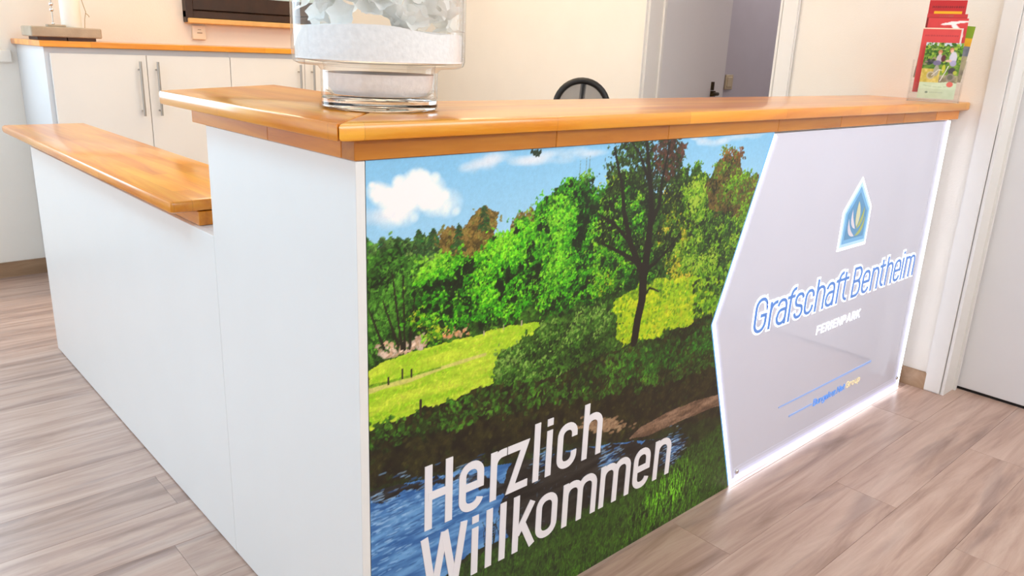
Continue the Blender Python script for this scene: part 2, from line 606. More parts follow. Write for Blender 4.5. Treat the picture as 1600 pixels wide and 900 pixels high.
# light switch in the corridor
sw = thing('light_switch', 'small beige light switch on the grey corridor wall', 'switch', (3.48, 1.6, 1.11))
box('switch_plate', -.038, .038, -.010, 0, -.042, .042, M['switch_cream'], sw, 0.003)
box('switch_rocker', -.024, .024, -.014, -.008, -.030, .030, M['switch_cream'], sw, 0.003)

# cable trunking on the back wall
ct = thing('cable_trunking', 'narrow cream cable trunking running along the wall left of the cabinets', 'trunking', (0, YB, 1.11))
box('channel', -0.10, 0.205, -.014, 0, -.031, .031, M['wall_paint'], ct, 0.002)
box('cover', -0.10, 0.203, -.020, -.013, -.027, .029, M['wall_paint'], ct, 0.002)

# dark wooden window in the back wall
w1 = thing('window_1', None, None, (1.06, YB, 1.31))
w1['kind'] = 'structure'
box('sill', 0.005, 0.98, -.075, 0, 0.0, 0.028, M['sill_pine'], w1, 0.004)
box('frame_bottom', 0.0, 0.98, -.05, 0, 0.028, 0.068, M['dark_wood'], w1, 0.004)
box('frame_side', 0.0, 0.04, -.055, 0, 0.004, 0.85, M['dark_wood'], w1, 0.004)
box('frame_side', 0.94, 0.98, -.055, 0, 0.028, 0.85, M['dark_wood'], w1, 0.004)
box('frame_top', 0.0, 0.98, -.05, 0, 0.81, 0.85, M['dark_wood'], w1, 0.004)
box('sash_rail', 0.04, 0.94, -.038, 0, 0.070, 0.155, M['dark_wood'], w1, 0.006)
box('sash_rail', 0.04, 0.94, -.038, 0, 0.73, 0.81, M['dark_wood'], w1, 0.006)
box('sash_stile', 0.04, 0.12, -.038, 0, 0.155, 0.73, M['dark_wood'], w1, 0.004)
box('sash_stile', 0.86, 0.94, -.038, 0, 0.155, 0.73, M['dark_wood'], w1, 0.004)
plain('window_sky', (200, 220, 220), 0.1, noise=0.03, scale=3)
box('pane', 0.12, 0.86, -.016, -.008, 0.155, 0.73, M['window_sky'], w1)

so = thing('wall_socket', 'small white wall socket under the dark wooden window', 'socket', (1.137, YB, 1.262))
box('socket_plate', -.037, .037, -.022, 0, -.037, .037, M['plate_white'], so, 0.004, 2)
box('socket_insert', -.012, .016, -.0235, -.02, -.005, .002, M['slab_grey'], so)
box('socket_mark', -.008, .010, -.0235, -.02, .014, .018, M['slab_grey'], so)

# ceiling lamps; those over the left aisle and in the corridor are added fills
for i, (lx, ly, k) in enumerate(((0.85, -1.35, 0), (2.1, -1.3, 0), (0.95, 1.45, 1), (1.85, 1.2, 1), (0.9, 2.55, 1), (2.05, 2.45, 1), (-1.0, 1.5, 2), (-1.0, 0.3, 2), (3.9, 1.05, 3))):
    lab = ['neutral square ceiling light in front of the counter', 'warm square ceiling light behind the counter', 'added unseen blue-tinted square ceiling light over the aisle left of the counter', 'added unseen square fill light in the corridor'][k]
    t = thing('ceiling_light', lab, 'ceiling light', (lx, ly, ZC), 0, ['ceiling lights in front', 'ceiling lights behind', 'added tint lights over the left aisle', None][k])
    boxes('lamp_frame', [(-.31, .31, -.31, -.29, -.05, 0), (-.31, .31, .29, .31, -.05, 0), (-.31, -.29, -.29, .29, -.05, 0), (.29, .31, -.29, .29, -.05, 0)], M['lamp_white'], t)
    box('diffuser', -.29, .29, -.29, .29, -.04, -.01, M[('lamp_front', 'lamp_back', 'lamp_cool_fill', 'lamp_corridor_fill')[k]], t)

# ------------------------------------------------------------------ the reception counter
H1, LEN, DEP, YS = 1.06, 2.498, 2.337, 0.603
counter = thing('reception_counter', 'white reception counter with a printed landscape front and glowing sign', 'counter')
box('side_panel', 0, 0.018, 0.0, YS, 0.004, H1, M['white_lacquer'], counter, 0.001)
box('low_side_panel', 0, 0.018, YS + .0012, DEP, 0.004, 0.818, M['white_lacquer'], counter, 0.001)
box('front_panel', 0.0185, LEN, 0.0125, 0.03, 0.0, H1, M['white_lacquer'], counter)
box('inner_panel', 0.0185, LEN, 0.30, 0.318, 0.0, H1, M['white_lacquer'], counter)
box('step_panel', 0.0185, 0.30, YS - .018, YS, 0.0, H1, M['white_lacquer'], counter)
box('wing_inner_panel', 0.20, 0.218, 0.62, DEP, 0.0, 0.818, M['white_lacquer'], counter)
box('low_top_plate', 0.0185, 0.1995, YS + .0012, DEP - .019, 0.800, 0.8175, M['white_lacquer'], counter)
box('end_panel', 0.0185, 0.20, DEP - .018, DEP, 0.0, 0.818, M['white_lacquer'], counter)
box('right_end_panel', LEN - .018, LEN - 0.0005, 0.0305, 0.2995, 0.0, H1, M['white_lacquer'], counter)

# --- raised worktop
ZT0, ZT1 = 1.0945, 1.1235
top = thing('raised_worktop', 'raised L-shaped orange beech worktop along the reception counter front', 'worktop')
XO, YO = -0.047, -0.030
WX, WY = 0.315, 0.355
prism('front_board', [(XO + .0006, YO), (2.560, YO), (2.560, WY), (WX + .0006, WY)], ZT0, ZT1, M['beech_x'], top, 0.006)
prism('wing_board', [(XO, YO + .0006), (WX, WY + .0006), (0.335, 0.97), (XO, 0.735)], ZT0, ZT1, M['beech_y'], top, 0.005)


def strip(parent, ax, a, b, lo, hi, z0, z1, mat, cuts):
    """a trim strip glued up from blocks; ax 0 runs along x, 1 along y"""
    es = [a] + [c for c in cuts if a < c < b] + [b]
    for s, e in zip(es[:-1], es[1:]):
        if ax == 0:
            box('trim_block', s + .0004, e - .0004, lo, hi, z0, z1, M[mat], parent, 0.0012)
        else:
            box('trim_block', lo, hi, s + .0004, e - .0004, z0, z1, M[mat], parent, 0.0012)


strip(top, 0, -0.004, 2.542, -0.004, 0.036, H1 + .001, ZT0, 'beech_trim', [0.445, 0.80, 1.27, 1.62, 1.93, 2.06, 2.33])
strip(top, 1, 0.0365, 0.668, -0.004, 0.036, H1 + .001, ZT0, 'beech_trim_y', [0.30])

# --- low worktop on the wing
lowt = thing('low_worktop', 'lower straight beech worktop on the left wing of the counter', 'worktop')
prism('board', [(-.052, 0.715), (0.245, 0.715), (0.245, 2.53), (-.052, 2.53)], 0.852, 0.881, M['beech_y'], lowt, 0.009)
strip(lowt, 1, 0.715, 2.37, 0.012, 0.05, 0.8185, 0.8515, 'beech_trim_y', [1.2, 1.7, 2.1])
strip(lowt, 1, 0.72, 2.37, 0.14, 0.19, 0.8185, 0.8515, 'beech_trim_y', [1.3, 1.9])

# ------------------------------------------------------------------ the landscape print (colours per vertex of a fine sheet)
class Canvas:
    def __init__(s, x0, x1, z0, z1, nx, nz, seed=3):
        s.x0, s.x1, s.z0, s.z1, s.nx, s.nz = x0, x1, z0, z1, nx, nz
        s.X, s.Z = np.meshgrid(np.linspace(x0, x1, nx), np.linspace(z0, z1, nz))
        s.img = np.zeros((nz, nx, 3), np.float32)
        s.r = np.random.default_rng(seed)
        s.dx, s.dz = (x1 - x0) / (nx - 1), (z1 - z0) / (nz - 1)

    def noise(s, size, octaves=4, aspect=1.0):
        out = np.zeros((s.nz, s.nx), np.float32)
        amp, tot = 1.0, 0.0
        for o in range(octaves):
            cx, cz = size * aspect / 2 ** o, size / 2 ** o
            gx, gz = max(2, int((s.x1 - s.x0) / cx) + 2), max(2, int((s.z1 - s.z0) / cz) + 2)
            g = s.r.random((gz + 1, gx + 1)).astype(np.float32)
            fx = (s.X - s.x0) / (s.x1 - s.x0) * (gx - 1)
            fz = (s.Z - s.z0) / (s.z1 - s.z0) * (gz - 1)
            ix, iz = fx.astype(int), fz.astype(int)
            tx, tz = fx - ix, fz - iz
            tx, tz = tx * tx * (3 - 2 * tx), tz * tz * (3 - 2 * tz)
            out += amp * ((g[iz, ix] * (1 - tx) + g[iz, ix + 1] * tx) * (1 - tz) + (g[iz + 1, ix] * (1 - tx) + g[iz + 1, ix + 1] * tx) * tz)
            tot += amp
            amp *= 0.55
        return out / tot

    def poly(s, pts, soft=0.0):
        """signed inside mask of a polygon given in sheet coordinates"""
        inside = np.zeros(s.X.shape, bool)
        jx = s.jit_x if soft else 0
        jz = s.jit_z if soft else 0
        X, Z = s.X + jx * soft, s.Z + jz * soft
        n = len(pts)
        for i in range(n):
            xa, za = pts[i]
            xb, zb = pts[(i + 1) % n]
            if za == zb:
                continue
            c = ((za > Z) != (zb > Z)) & (X < (xb - xa) * (Z - za) / (zb - za) + xa)
            inside ^= c
        return inside

    def fill(s, mask, c0, c1, nz):
        t = np.clip((nz - 0.3) / 0.4, 0, 1)[..., None]
        col = np.array(c0, np.float32) * (1 - t) + np.array(c1, np.float32) * t
        if mask.dtype == bool:
            s.img[mask] = col[mask]
        else:
            s.img += (col - s.img) * mask[..., None]

    def splat(s, x, z, rx, rz, col, alpha=1.0, ang=0.0, hard=2.0):
        R = max(rx, rz)
        i0, i1 = int((x - R - s.x0) / s.dx), int((x + R - s.x0) / s.dx) + 2
        j0, j1 = int((z - R - s.z0) / s.dz), int((z + R - s.z0) / s.dz) + 2
        i0, j0, i1, j1 = max(i0, 0), max(j0, 0), min(i1, s.nx), min(j1, s.nz)
        if i0 >= i1 or j0 >= j1:
            return
        X, Z = s.X[j0:j1, i0:i1] - x, s.Z[j0:j1, i0:i1] - z
        ca, sa = math.cos(ang), math.sin(ang)
        d = ((X * ca + Z * sa) / rx) ** 2 + ((-X * sa + Z * ca) / rz) ** 2
        a = np.clip((1 - d) * hard, 0, 1)[..., None] * alpha
        s.img[j0:j1, i0:i1] += (np.array(col, np.float32) - s.img[j0:j1, i0:i1]) * a

    def leaves(s, mask, n, cols, size, alpha=0.9, flat=0.6, shade=None):
        """n small leaf clumps whose centres lie in the mask"""
        jj, ii = np.nonzero(mask)
        if len(jj) == 0:
            return
        k = s.r.integers(0, len(jj), n)
        cols = np.array(cols, np.float32)
        for q in k:
            j, i = jj[q], ii[q]
            w = shade[j, i] if shade is not None else s.r.random()
            c = int(np.clip(w * len(cols) + s.r.normal(0, 0.8), 0, len(cols) - 0.01))
            r = size * (0.5 + s.r.random())
            s.splat(s.x0 + i * s.dx, s.z0 + j * s.dz, r, r * flat * (0.6 + s.r.random() * .8), cols[c] * (0.85 + 0.3 * s.r.random()), alpha, s.r.random() * 3.1)

    def crown(s, mask, n, size, cols, leaf=.0042, dens=1.0, tone=None):
        """foliage as it is photographed: n leaf clumps from the back (top) to the front (bottom), sunlit from the upper left"""
        jj, ii = np.nonzero(mask)
        if len(jj) == 0:
            return
        k = s.r.integers(0, len(jj), n)
        k = k[np.argsort(-jj[k] + s.r.normal(0, 12, n))]
        cols = np.array(cols, np.float32)
        for q in k:
            cx, cz = s.x0 + ii[q] * s.dx, s.z0 + jj[q] * s.dz
            R = size * (.55 + .8 * s.r.random())
            lum = s.r.normal(0, .12) + ((tone[jj[q], ii[q]] - .5) * 1.7 if tone is not None else 0)
            for m_ in range(int(dens * 16 * (R / size) ** 2) + 6):
                a, f = s.r.random() * 6.283, math.sqrt(s.r.random())
                x, z = cx + math.cos(a) * f * R * 1.15, cz + math.sin(a) * f * R * .8
                i, j = int((x - s.x0) / s.dx), int((z - s.z0) / s.dz)
                if not (0 <= i < s.nx and 0 <= j < s.nz) or (not mask[j, i] and s.r.random() < .8):
                    continue
                l = .37 + lum + .58 * f * (math.sin(a) * .85 - math.cos(a) * .5) + s.r.normal(0, .13)
                t = min(max(l, 0), .999) * (len(cols) - 1)
                c = cols[int(t)] * (1 - t % 1) + cols[int(t) + 1] * (t % 1)
                r = leaf * (.55 + .9 * s.r.random())
                s.splat(x, z, r, r * (.35 + .4 * s.r.random()), c, .92, s.r.random() * 3.1, 2.5)

    def line(s, pts, w0, w1, col, alpha=1.0):
        n = len(pts)
        for i in range(n - 1):
            (xa, za), (xb, zb) = pts[i], pts[i + 1]
            L = math.hypot(xb - xa, zb - za)
            m_ = max(2, int(L / 0.0022))
            for k in range(m_):
                t = k / m_
                f = (i + t) / (n - 1)
                w = w0 + (w1 - w0) * f
                s.splat(xa + (xb - xa) * t, za + (zb - za) * t, w, w, col, alpha, hard=3)

    def sheet(s, name, mat, parent, y, keep=None, gain=1.0):
        nx, nz = s.nx, s.nz
        co = np.stack([s.X, np.full_like(s.X, y), s.Z], -1).reshape(-1, 3).astype(np.float32)
        idx = np.arange(nx * nz).reshape(nz, nx)
        q = np.stack([idx[:-1, :-1], idx[:-1, 1:], idx[1:, 1:], idx[1:, :-1]], -1)
        if keep is not None:
            kq = keep[:-1, :-1] | keep[1:, 1:]
            q = q[kq]
        q = q.reshape(-1, 4).astype(np.int32)
        me = bpy.data.meshes.new(name)
        me.vertices.add(len(co))
        me.vertices.foreach_set('co', co.ravel())
        me.loops.add(q.size)
        me.loops.foreach_set('vertex_index', q.ravel())
        me.polygons.add(len(q))
        me.polygons.foreach_set('loop_start', np.arange(0, q.size, 4, dtype=np.int32))
        me.update(calc_edges=True)
        at = me.color_attributes.new('print', 'FLOAT_COLOR', 'POINT')
        c = np.clip(s.img / 255.0, 0, 1)
        c = np.where(c <= 0.04045, c / 12.92, ((c + 0.055) / 1.055) ** 2.4) * gain
        c = np.concatenate([np.clip(c, 0, 0.95), np.ones((nz, nx, 1))], -1).astype(np.float32)
        at.data.foreach_set('color', c.reshape(-1))
        return link(name, me, M[mat], parent)


def pp(*pts):
    return [fp(u, v) for u, v in pts]


def paint_landscape():
    C = Canvas(0.0185, 1.285, 0.0, H1, 640, 620)
    C.jit_x = C.noise(0.03, 4) - 0.5
    C.jit_z = C.noise(0.03, 4) - 0.5
    n_big, n_fine, n_mid = C.noise(0.25, 3), C.noise(0.02, 3), C.noise(0.07, 4)
    X, Z = C.X, C.Z
    # sky
    t = np.clip((Z - 0.68) / 0.4, 0, 1)[..., None]
    C.img[:] = np.array((196, 226, 242), np.float32) * (1 - t) + np.array((128, 192, 232), np.float32) * t
    C.fill(Z < .60 + (C.jit_z) * .05, (24, 30, 12), (40, 52, 20), n_fine)
    # the cumulus and the thin clouds
    for (u, v, r, a) in ((598, 305, .022, 1), (588, 298, .018, .8), (622, 318, .032, 1), (640, 300, .034, 1), (652, 285, .028, 1), (668, 300, .036, 1), (680, 315, .03, .8), (632, 330, .03, .6), (700, 318, .03, .5), (610, 335, .03, .5)):
        x, z = fp(u, v)
        C.splat(x, z, r * 1.25, r, (252, 252, 252), a, hard=1.1)
        for k in range(8):
            C.splat(x + C.r.uniform(-.8, .8) * r, z + C.r.uniform(-.7, .7) * r, r * .35, r * .3, (255, 255, 254), a * .6, hard=1.2)
    for (u, v, rx, rz, a) in ((760, 253, .05, .014, .5), (800, 250, .07, .014, .6), (850, 245, .07, .012, .55), (905, 240, .06, .010, .6), (1085, 218, .03, .012, .6), (1120, 222, .06, .012, .5), (1165, 213, .07, .010, .5), (730, 262, .03, .012, .4), (590, 340, .06, .02, .35)):
        x, z = fp(u, v)
        for k in range(6):
            C.splat(x + C.r.normal(0, rx * .5), z + C.r.normal(0, rz * .4), rx * .6, rz * .8, (238, 238, 244), a * .6, hard=1)
    # leaves hanging into the picture from the top
    for k in range(12):
        x, z = fp(838 + C.r.normal(0, 4), 236 + abs(C.r.normal(0, 3)))
        C.splat(x, z, .006, .003, (30, 50, 34), 1, C.r.random() * 3)
    far = [(58, 88, 44), (74, 110, 52), (96, 130, 62), (120, 150, 78)]
    mid = [(12, 34, 10), (30, 92, 14), (56, 142, 18), (92, 178, 30), (138, 206, 50)]
    olv = [(24, 44, 12), (52, 90, 18), (88, 134, 24), (122, 164, 36), (156, 184, 56)]
    brn = [(74, 62, 32), (112, 92, 46), (142, 116, 62), (120, 122, 56)]
    drk = [(10, 16, 8), (20, 32, 12), (34, 52, 18), (56, 84, 28)]
    # far wood at the left with spiky conifers
    for (u, v, h, w) in ((572, 372, 40, 7), (596, 372, 40, 8), (622, 374, 40, 9), (654, 360, 42, 8), (677, 358, 42, 9), (717, 352, 45, 9), (640, 378, 30, 10)):
        xa, za = fp(u, v)
        xb, zb = fp(u, v + h)
        for k in range(110):
            f = C.r.random()
            ww = w * 0.0022 * f
            C.splat(xa + C.r.normal(0, ww), za + (zb - za) * f, .004, .0022, (50 + 40 * C.r.random(), 84 + 40 * C.r.random(), 52), .9)
    m_ = C.poly(pp((562, 392), (590, 386), (625, 378), (660, 374), (690, 378), (720, 372), (740, 400), (745, 520), (562, 580)), 0.05)
    C.fill(m_, (44, 76, 30), (84, 120, 50), n_fine)
    C.crown(m_, 150, .022, [(24, 46, 20)] + far, tone=n_mid)
    m_ = C.poly(pp((685, 372), (700, 362), (728, 352), (745, 335), (760, 322), (775, 332), (772, 356), (760, 400), (700, 410)), 0.03)
    C.fill(m_, (78, 66, 32), (128, 108, 56), n_fine)
    C.crown(m_, 70, .016, brn)
    m_ = C.poly(pp((798, 348), (815, 330), (830, 322), (836, 340), (826, 370), (798, 380)), 0.02)
    C.leaves(m_, 200, brn, .005)
    m_ = C.poly(pp((562, 420), (700, 410), (760, 400), (840, 372), (900, 330), (1060, 300), (1110, 300), (1190, 320), (1170, 460), (960, 560), (700, 560), (562, 600)), 0.03)
    C.fill(m_, (18, 34, 12), (52, 92, 26), n_fine)
    C.leaves(m_, 2600, [(14, 26, 10), (30, 58, 16), (54, 96, 26), (84, 130, 40)], .006, shade=n_mid)
    for (u, v, h, w) in ((570, 372, 40, 6), (596, 374, 40, 6), (622, 372, 40, 7), (654, 360, 42, 6), (677, 358, 42, 8), (717, 352, 45, 8), (757, 322, 40, 8), (808, 345, 40, 6)):
        xa, za = fp(u, v)
        xb, zb = fp(u, v + h)
        for k in range(90):
            f = C.r.random()
            sd = C.r.choice((-1, 1))
            C.splat(xa + sd * C.r.random() * w * 0.0022 * (f + .15), za + (zb - za) * f, .0050, .0018, (34 + 30 * C.r.random(), 60 + 34 * C.r.random(), 40), .9, -sd * .5)
    # left dark trees, with thin trunks and light between them
    m_ = C.poly(pp((562, 410), (600, 395), (640, 400), (668, 420), (660, 500), (650, 530), (562, 575)), 0.06)
    C.crown(m_, 230, .019, [(14, 30, 10), (28, 58, 16), (52, 100, 28), (84, 136, 48)], tone=n_mid)
    m_ = C.poly(pp((580, 548), (600, 535), (640, 532), (668, 525), (664, 545), (600, 562)), 0.02)
    C.leaves(m_, 140, [(196, 160, 130), (214, 190, 170)], .005)
    m_ = C.poly(pp((690, 518), (720, 508), (735, 506), (735, 520), (695, 528)), 0.02)
    C.leaves(m_, 70, [(206, 140, 90), (196, 160, 120)], .005)
    for (u0, v0, u1, v1) in ((632, 546, 630, 430), (628, 545, 612, 420), (640, 544, 650, 440), (622, 540, 598, 470), (600, 545, 575, 480)):
        C.line(pp((u0, v0), (u1, v1)), .0034, .0016, (32, 30, 18))
    # the round bright trees
    hk = 0
    for pts, n, cs in (
        (((655, 440), (675, 408), (705, 395), (735, 402), (748, 440), (745, 500), (700, 520), (655, 515), (648, 480)), 1700, mid),
        (((738, 420), (750, 388), (785, 358), (815, 345), (838, 350), (850, 400), (845, 470), (815, 500), (745, 505), (735, 460)), 2600, mid),
        (((828, 350), (842, 318), (868, 300), (890, 284), (912, 278), (930, 292), (945, 320), (950, 420), (930, 480), (840, 490), (830, 420)), 3000, mid),
        (((925, 320), (938, 292), (955, 272), (985, 268), (1010, 300), (1020, 430), (930, 470)), 1900, mid),
        (((1045, 300), (1062, 268), (1085, 262), (1108, 275), (1125, 290), (1190, 300), (1160, 390), (1128, 432), (1050, 445), (1030, 380)), 2700, olv),
        (((1105, 292), (1116, 256), (1132, 236), (1152, 240), (1160, 262), (1182, 268), (1188, 298), (1172, 330), (1110, 330)), 900, brn[:2] + olv[1:4])):
        m_ = C.poly(pp(*pts), 0.07)
        C.fill(m_, cs[0], cs[1], n_fine)
        # light falls on the upper left of each crown's clumps
        sh = np.clip(n_mid * 1.5 - 0.25 + (n_big - .5) * .8, 0, 1)
        hue = [(1, .96, 1.1), (1, 1, 1), (.92, .93, 1), (1.05, .92, 1), (1, 1, 1), (1, 1, 1)][hk]
        hk += 1
        cs = [tuple(v * h for v, h in zip(c_, hue)) for c_ in cs]
        cy = [tuple(v * h for v, h in zip(c_, (1.35, 1.0, .9))) for c_ in cs]
        C.crown(m_, n // 13, .027, cs, tone=n_mid, dens=1.5)
        C.crown(m_ & (n_big > .54), n // 30, .022, cy, tone=n_mid, dens=1.2)
        C.crown(m_, n // 26, .017, cs, .0034, tone=n_mid)
        C.leaves(m_ & (n_fine < .40) & (n_mid < .55), n // 3, [cs[0], (10, 22, 8)], .0036, .8)
    # meadow
    m_ = C.poly(pp((560, 585), (600, 568), (640, 552), (700, 533), (770, 516), (835, 503), (875, 508), (860, 560), (790, 590), (740, 612), (690, 632), (640, 648), (560, 680)), 0.015)
    st = C.noise(0.012, 3, 7)
    C.fill(m_, (150, 194, 34), (196, 216, 60), st)
    C.leaves(m_, 700, [(196, 210, 60), (176, 200, 40), (214, 218, 80)], .005, .5, .3)
    C.line(pp((570, 614), (600, 604), (640, 594), (690, 575), (760, 553)), .006, .004, (206, 200, 110), .6)
    C.line(pp((568, 606), (600, 599), (640, 588), (690, 574)), .004, .002, (110, 150, 36), .7)
    m_ = C.poly(pp((950, 500), (965, 470), (1000, 445), (1050, 436), (1100, 430), (1140, 440), (1128, 480), (1085, 508), (1040, 520), (990, 536), (955, 548)), 0.03)
    C.fill(m_, (140, 178, 18), (192, 206, 30), st)
    C.leaves(m_, 900, [(84, 132, 20), (160, 186, 20), (206, 206, 40), (130, 166, 30), (110, 150, 30)], .006, .7, .5)
    C.leaves(m_ & (n_big < .5), 500, [(70, 112, 24), (100, 140, 30), (130, 160, 30)], .006, .7, .5)
    m_ = C.poly(pp((1085, 440), (1110, 420), (1160, 400), (1150, 470), (1110, 520), (1085, 500)), 0.05)
    C.leaves(m_, 600, olv[:4], .007)
    # shrub in the middle
    m_ = C.poly(pp((768, 578), (776, 552), (800, 540), (832, 515), (865, 498), (905, 476), (945, 470), (962, 490), (968, 560), (940, 590), (860, 605), (780, 610)), 0.06)
    C.fill(m_, (28, 48, 16), (60, 96, 30), n_fine)
    C.crown(m_, 190, .022, [(12, 24, 8), (26, 52, 14), (44, 84, 22), (72, 116, 38), (120, 154, 72)], .0040, tone=n_mid + np.clip((Z - .56) * 1.6, -.1, .12))
    # dark bank of the stream
    m_ = C.poly(pp((560, 678), (610, 660), (655, 640), (700, 626), (770, 600), (850, 596), (960, 548), (1000, 536), (1060, 512), (1140, 485), (1140, 640), (1000, 690), (900, 690), (780, 720), (640, 745), (560, 770)), 0.03)
    C.fill(m_, (20, 18, 8), (44, 42, 18), n_fine)
    up = C.poly(pp((560, 672), (655, 640), (770, 600), (850, 600), (960, 550), (1060, 512), (1140, 490), (1140, 570), (1060, 590), (960, 620), (840, 640), (740, 660), (640, 690), (560, 715)), 0.05)
    C.leaves(up, 2600, [(18, 28, 10), (32, 52, 16), (48, 84, 24), (62, 112, 32), (84, 132, 40)], .0065, .8, .5, shade=np.clip(n_mid * 1.2 - .15, 0, 1))
    C.leaves(m_, 900, [(30, 26, 12), (52, 46, 22), (66, 66, 28), (40, 56, 20)], .006, .6)
    gb = C.poly(pp((975, 555), (1050, 530), (1128, 505), (1128, 545), (1050, 575), (975, 590)), 0.04)
    C.leaves(gb, 500, [(34, 84, 20), (52, 112, 30), (30, 66, 18)], .007, .7, .4)
    # fence posts
    for (u, v, h) in ((657, 626, 24), (629, 577, 16), (643, 578, 13), (607, 590, 12), (576, 591, 14), (787, 508, 8), (756, 518, 7), (815, 502, 8)):
        C.line(pp((u, v), (u, v + h)), .0035 if h > 20 else .002, .003 if h > 20 else .002, (48, 40, 28) if h > 10 else (180, 170, 140))
    # water
    m_ = C.poly(pp((560, 775), (600, 762), (660, 748), (720, 735), (800, 725), (900, 700), (985, 690), (1060, 682), (1075, 690), (1050, 725), (960, 772), (880, 812), (800, 838), (740, 860), (690, 905), (690, 1100), (540, 1100)), 0.01)
    rip = C.noise(0.012, 3, 6)
    C.fill(m_, (44, 98, 162), (104, 158, 210), rip)
    dk = C.poly(pp((560, 760), (640, 752), (700, 742), (760, 745), (820, 760), (880, 740), (930, 720), (1000, 690), (1090, 676), (1075, 690), (960, 760), (880, 800), (800, 800), (770, 770), (700, 752), (620, 770), (560, 790)), 0.04)
    C.fill(dk & m_, (26, 24, 22), (52, 56, 60), rip)
    dk2 = C.poly(pp((800, 720), (900, 700), (1000, 690), (1090, 670), (1100, 700), (1000, 770), (880, 830), (800, 850), (780, 800), (790, 750)), 0.03)
    C.fill(dk2 & m_, (22, 20, 18), (48, 46, 42), rip)
    C.leaves(dk2 & m_, 200, [(40, 50, 30), (70, 90, 110), (30, 26, 22)], .006, .6, .25)
    for (u, v, rx, rz, n) in ((600, 800, .06, .03, 200), (610, 850, .07, .05, 200), (700, 800, .05, .03, 60), (715, 755, .03, .02, 60), (848, 718, .015, .018, 40), (952, 715, .02, .016, 90), (1050, 702, .025, .025, 150)):
        for k in range(n):
            x, z = fp(u, v)
            C.splat(x + C.r.normal(0, rx), z + C.r.normal(0, rz), .012 * (0.4 + C.r.random()), .002, [(130, 176, 220), (160, 198, 232), (70, 124, 186), (36, 84, 146)][C.r.integers(0, 4)], .6, C.r.normal(0, .05))
    # stone and log at the far bank
    for k in range(260):
        x, z = fp(940 + C.r.normal(0, 17), 664 + C.r.normal(0, 5))
        C.splat(x, z, .008, .004, [(150, 122, 94), (128, 102, 78), (164, 138, 108)][C.r.integers(0, 3)], .8)
    m_ = C.poly(pp((982, 686), (1000, 668), (1050, 640), (1100, 622), (1140, 612), (1140, 628), (1100, 642), (1050, 664), (1010, 682)), 0.006)
    C.fill(m_, (92, 70, 54), (150, 122, 100), C.noise(0.01, 3, 5))
    # grass of the near bank
    m_ = C.poly(pp((690, 1100), (700, 905), (740, 868), (800, 842), (880, 815), (960, 778), (1040, 735), (1080, 700), (1140, 655), (1160, 800), (1000, 1100)), 0.03)
    C.fill(m_, (24, 40, 12), (50, 76, 24), n_fine)
    C.leaves(m_, 1800, [(20, 34, 12), (36, 58, 18), (56, 88, 28)], .006, .8)
    jj, ii = np.nonzero(m_)
    cx, cz = fp(1045, 765)
    for k in range(2600):
        q = C.r.integers(0, len(jj))
        x, z = C.x0 + ii[q] * C.dx, C.z0 + jj[q] * C.dz
        near = math.exp(-(((x - cx) / .12) ** 2 + ((z - cz) / .07) ** 2))
        low = max(0, 1 - z / 0.16)
        b_ = 0.25 + 0.75 * near + 0.3 * low * C.r.random()
        col = np.array((110, 178, 40)) * b_ + np.array((24, 40, 14)) * (1 - b_)
        h = .008 + .012 * C.r.random()
        C.splat(x, z, .0018, h, np.clip(col * (.7 + .6 * C.r.random()), 0, 255), .85, C.r.normal(0, .3))
    for (u, v) in ((770, 838), (785, 832), (800, 828), (758, 845)):
        for k in range(3):
            C.line(pp((u, v + 20), (u + C.r.normal(0, 6), v - 14), (u + C.r.normal(4, 10), v - 30)), .0016, .001, (30, 34, 20))
    # the tall dark tree
    crown = C.poly(pp((948, 300), (945, 250), (955, 222), (975, 200), (1065, 190), (1072, 230), (1068, 290), (1075, 340), (1050, 400), (1000, 420), (950, 390), (925, 350)), 0.08)
    holes = n_mid > 0.46
    lo_ = Z < fp(1000, 300)[1]
    C.leaves(crown & (n_mid > 0.47) & ~lo_, 1700, drk, .0045, .9, shade=n_big)
    C.leaves(crown & (n_mid > 0.54) & lo_, 900, drk[:3], .005, .9, shade=n_big)
    C.leaves(crown, 700, drk + [(70, 110, 30)], .0035, .9)
    red = C.poly(pp((1022, 200), (1066, 200), (1070, 240), (1058, 280), (1025, 270)), 0.05)
    C.leaves(red, 260, [(72, 44, 32), (96, 58, 44), (50, 34, 24)], .005, .9)
    tk = (22, 18, 12)
    C.line(pp((991, 534), (996, 500), (1003, 470), (1005, 440), (1006, 420)), .014, .015, tk)
    C.line(pp((1006, 430), (1012, 390), (1018, 330), (1016, 280), (1010, 215)), .015, .005, tk)
    C.line(pp((1003, 425), (985, 380), (975, 330), (972, 290), (960, 230)), .011, .003, tk)
    C.line(pp((1014, 360), (1030, 320), (1035, 280), (1048, 220)), .008, .003, tk)
    C.line(pp((1005, 425), (1025, 410), (1048, 385), (1065, 360)), .007, .002, tk)
    C.line(pp((996, 410), (970, 395), (940, 380)), .007, .003, tk)
    C.line(pp((985, 380), (960, 350), (935, 335)), .006, .002, tk)
    C.line(pp((1016, 290), (1000, 240), (985, 220)), .005, .002, tk)
    C.line(pp((1007, 462), (1015, 450), (1022, 452), (1030, 456)), .004, .002, tk)
    for (u, v) in ((905, 290), (915, 285), (920, 280)):
        C.line(pp((u, v), (u + 2, v - 40)), .0016, .001, (96, 110, 100), .6)
    # photographic grain: crisp small contrast, stronger in foliage than in the sky
    sat = C.img.max(-1) - C.img.min(-1)
    fol = np.clip((C.img[..., 1] - C.img[..., 2]) / 30.0, 0, 1) * (1 - 0.8 * np.clip((C.img[..., 0] - 110) / 50.0, 0, 1))
    gr = (C.r.random(C.X.shape).astype(np.float32) - .5)
    gr = gr + (C.noise(.006, 2) - .5) * 1.6
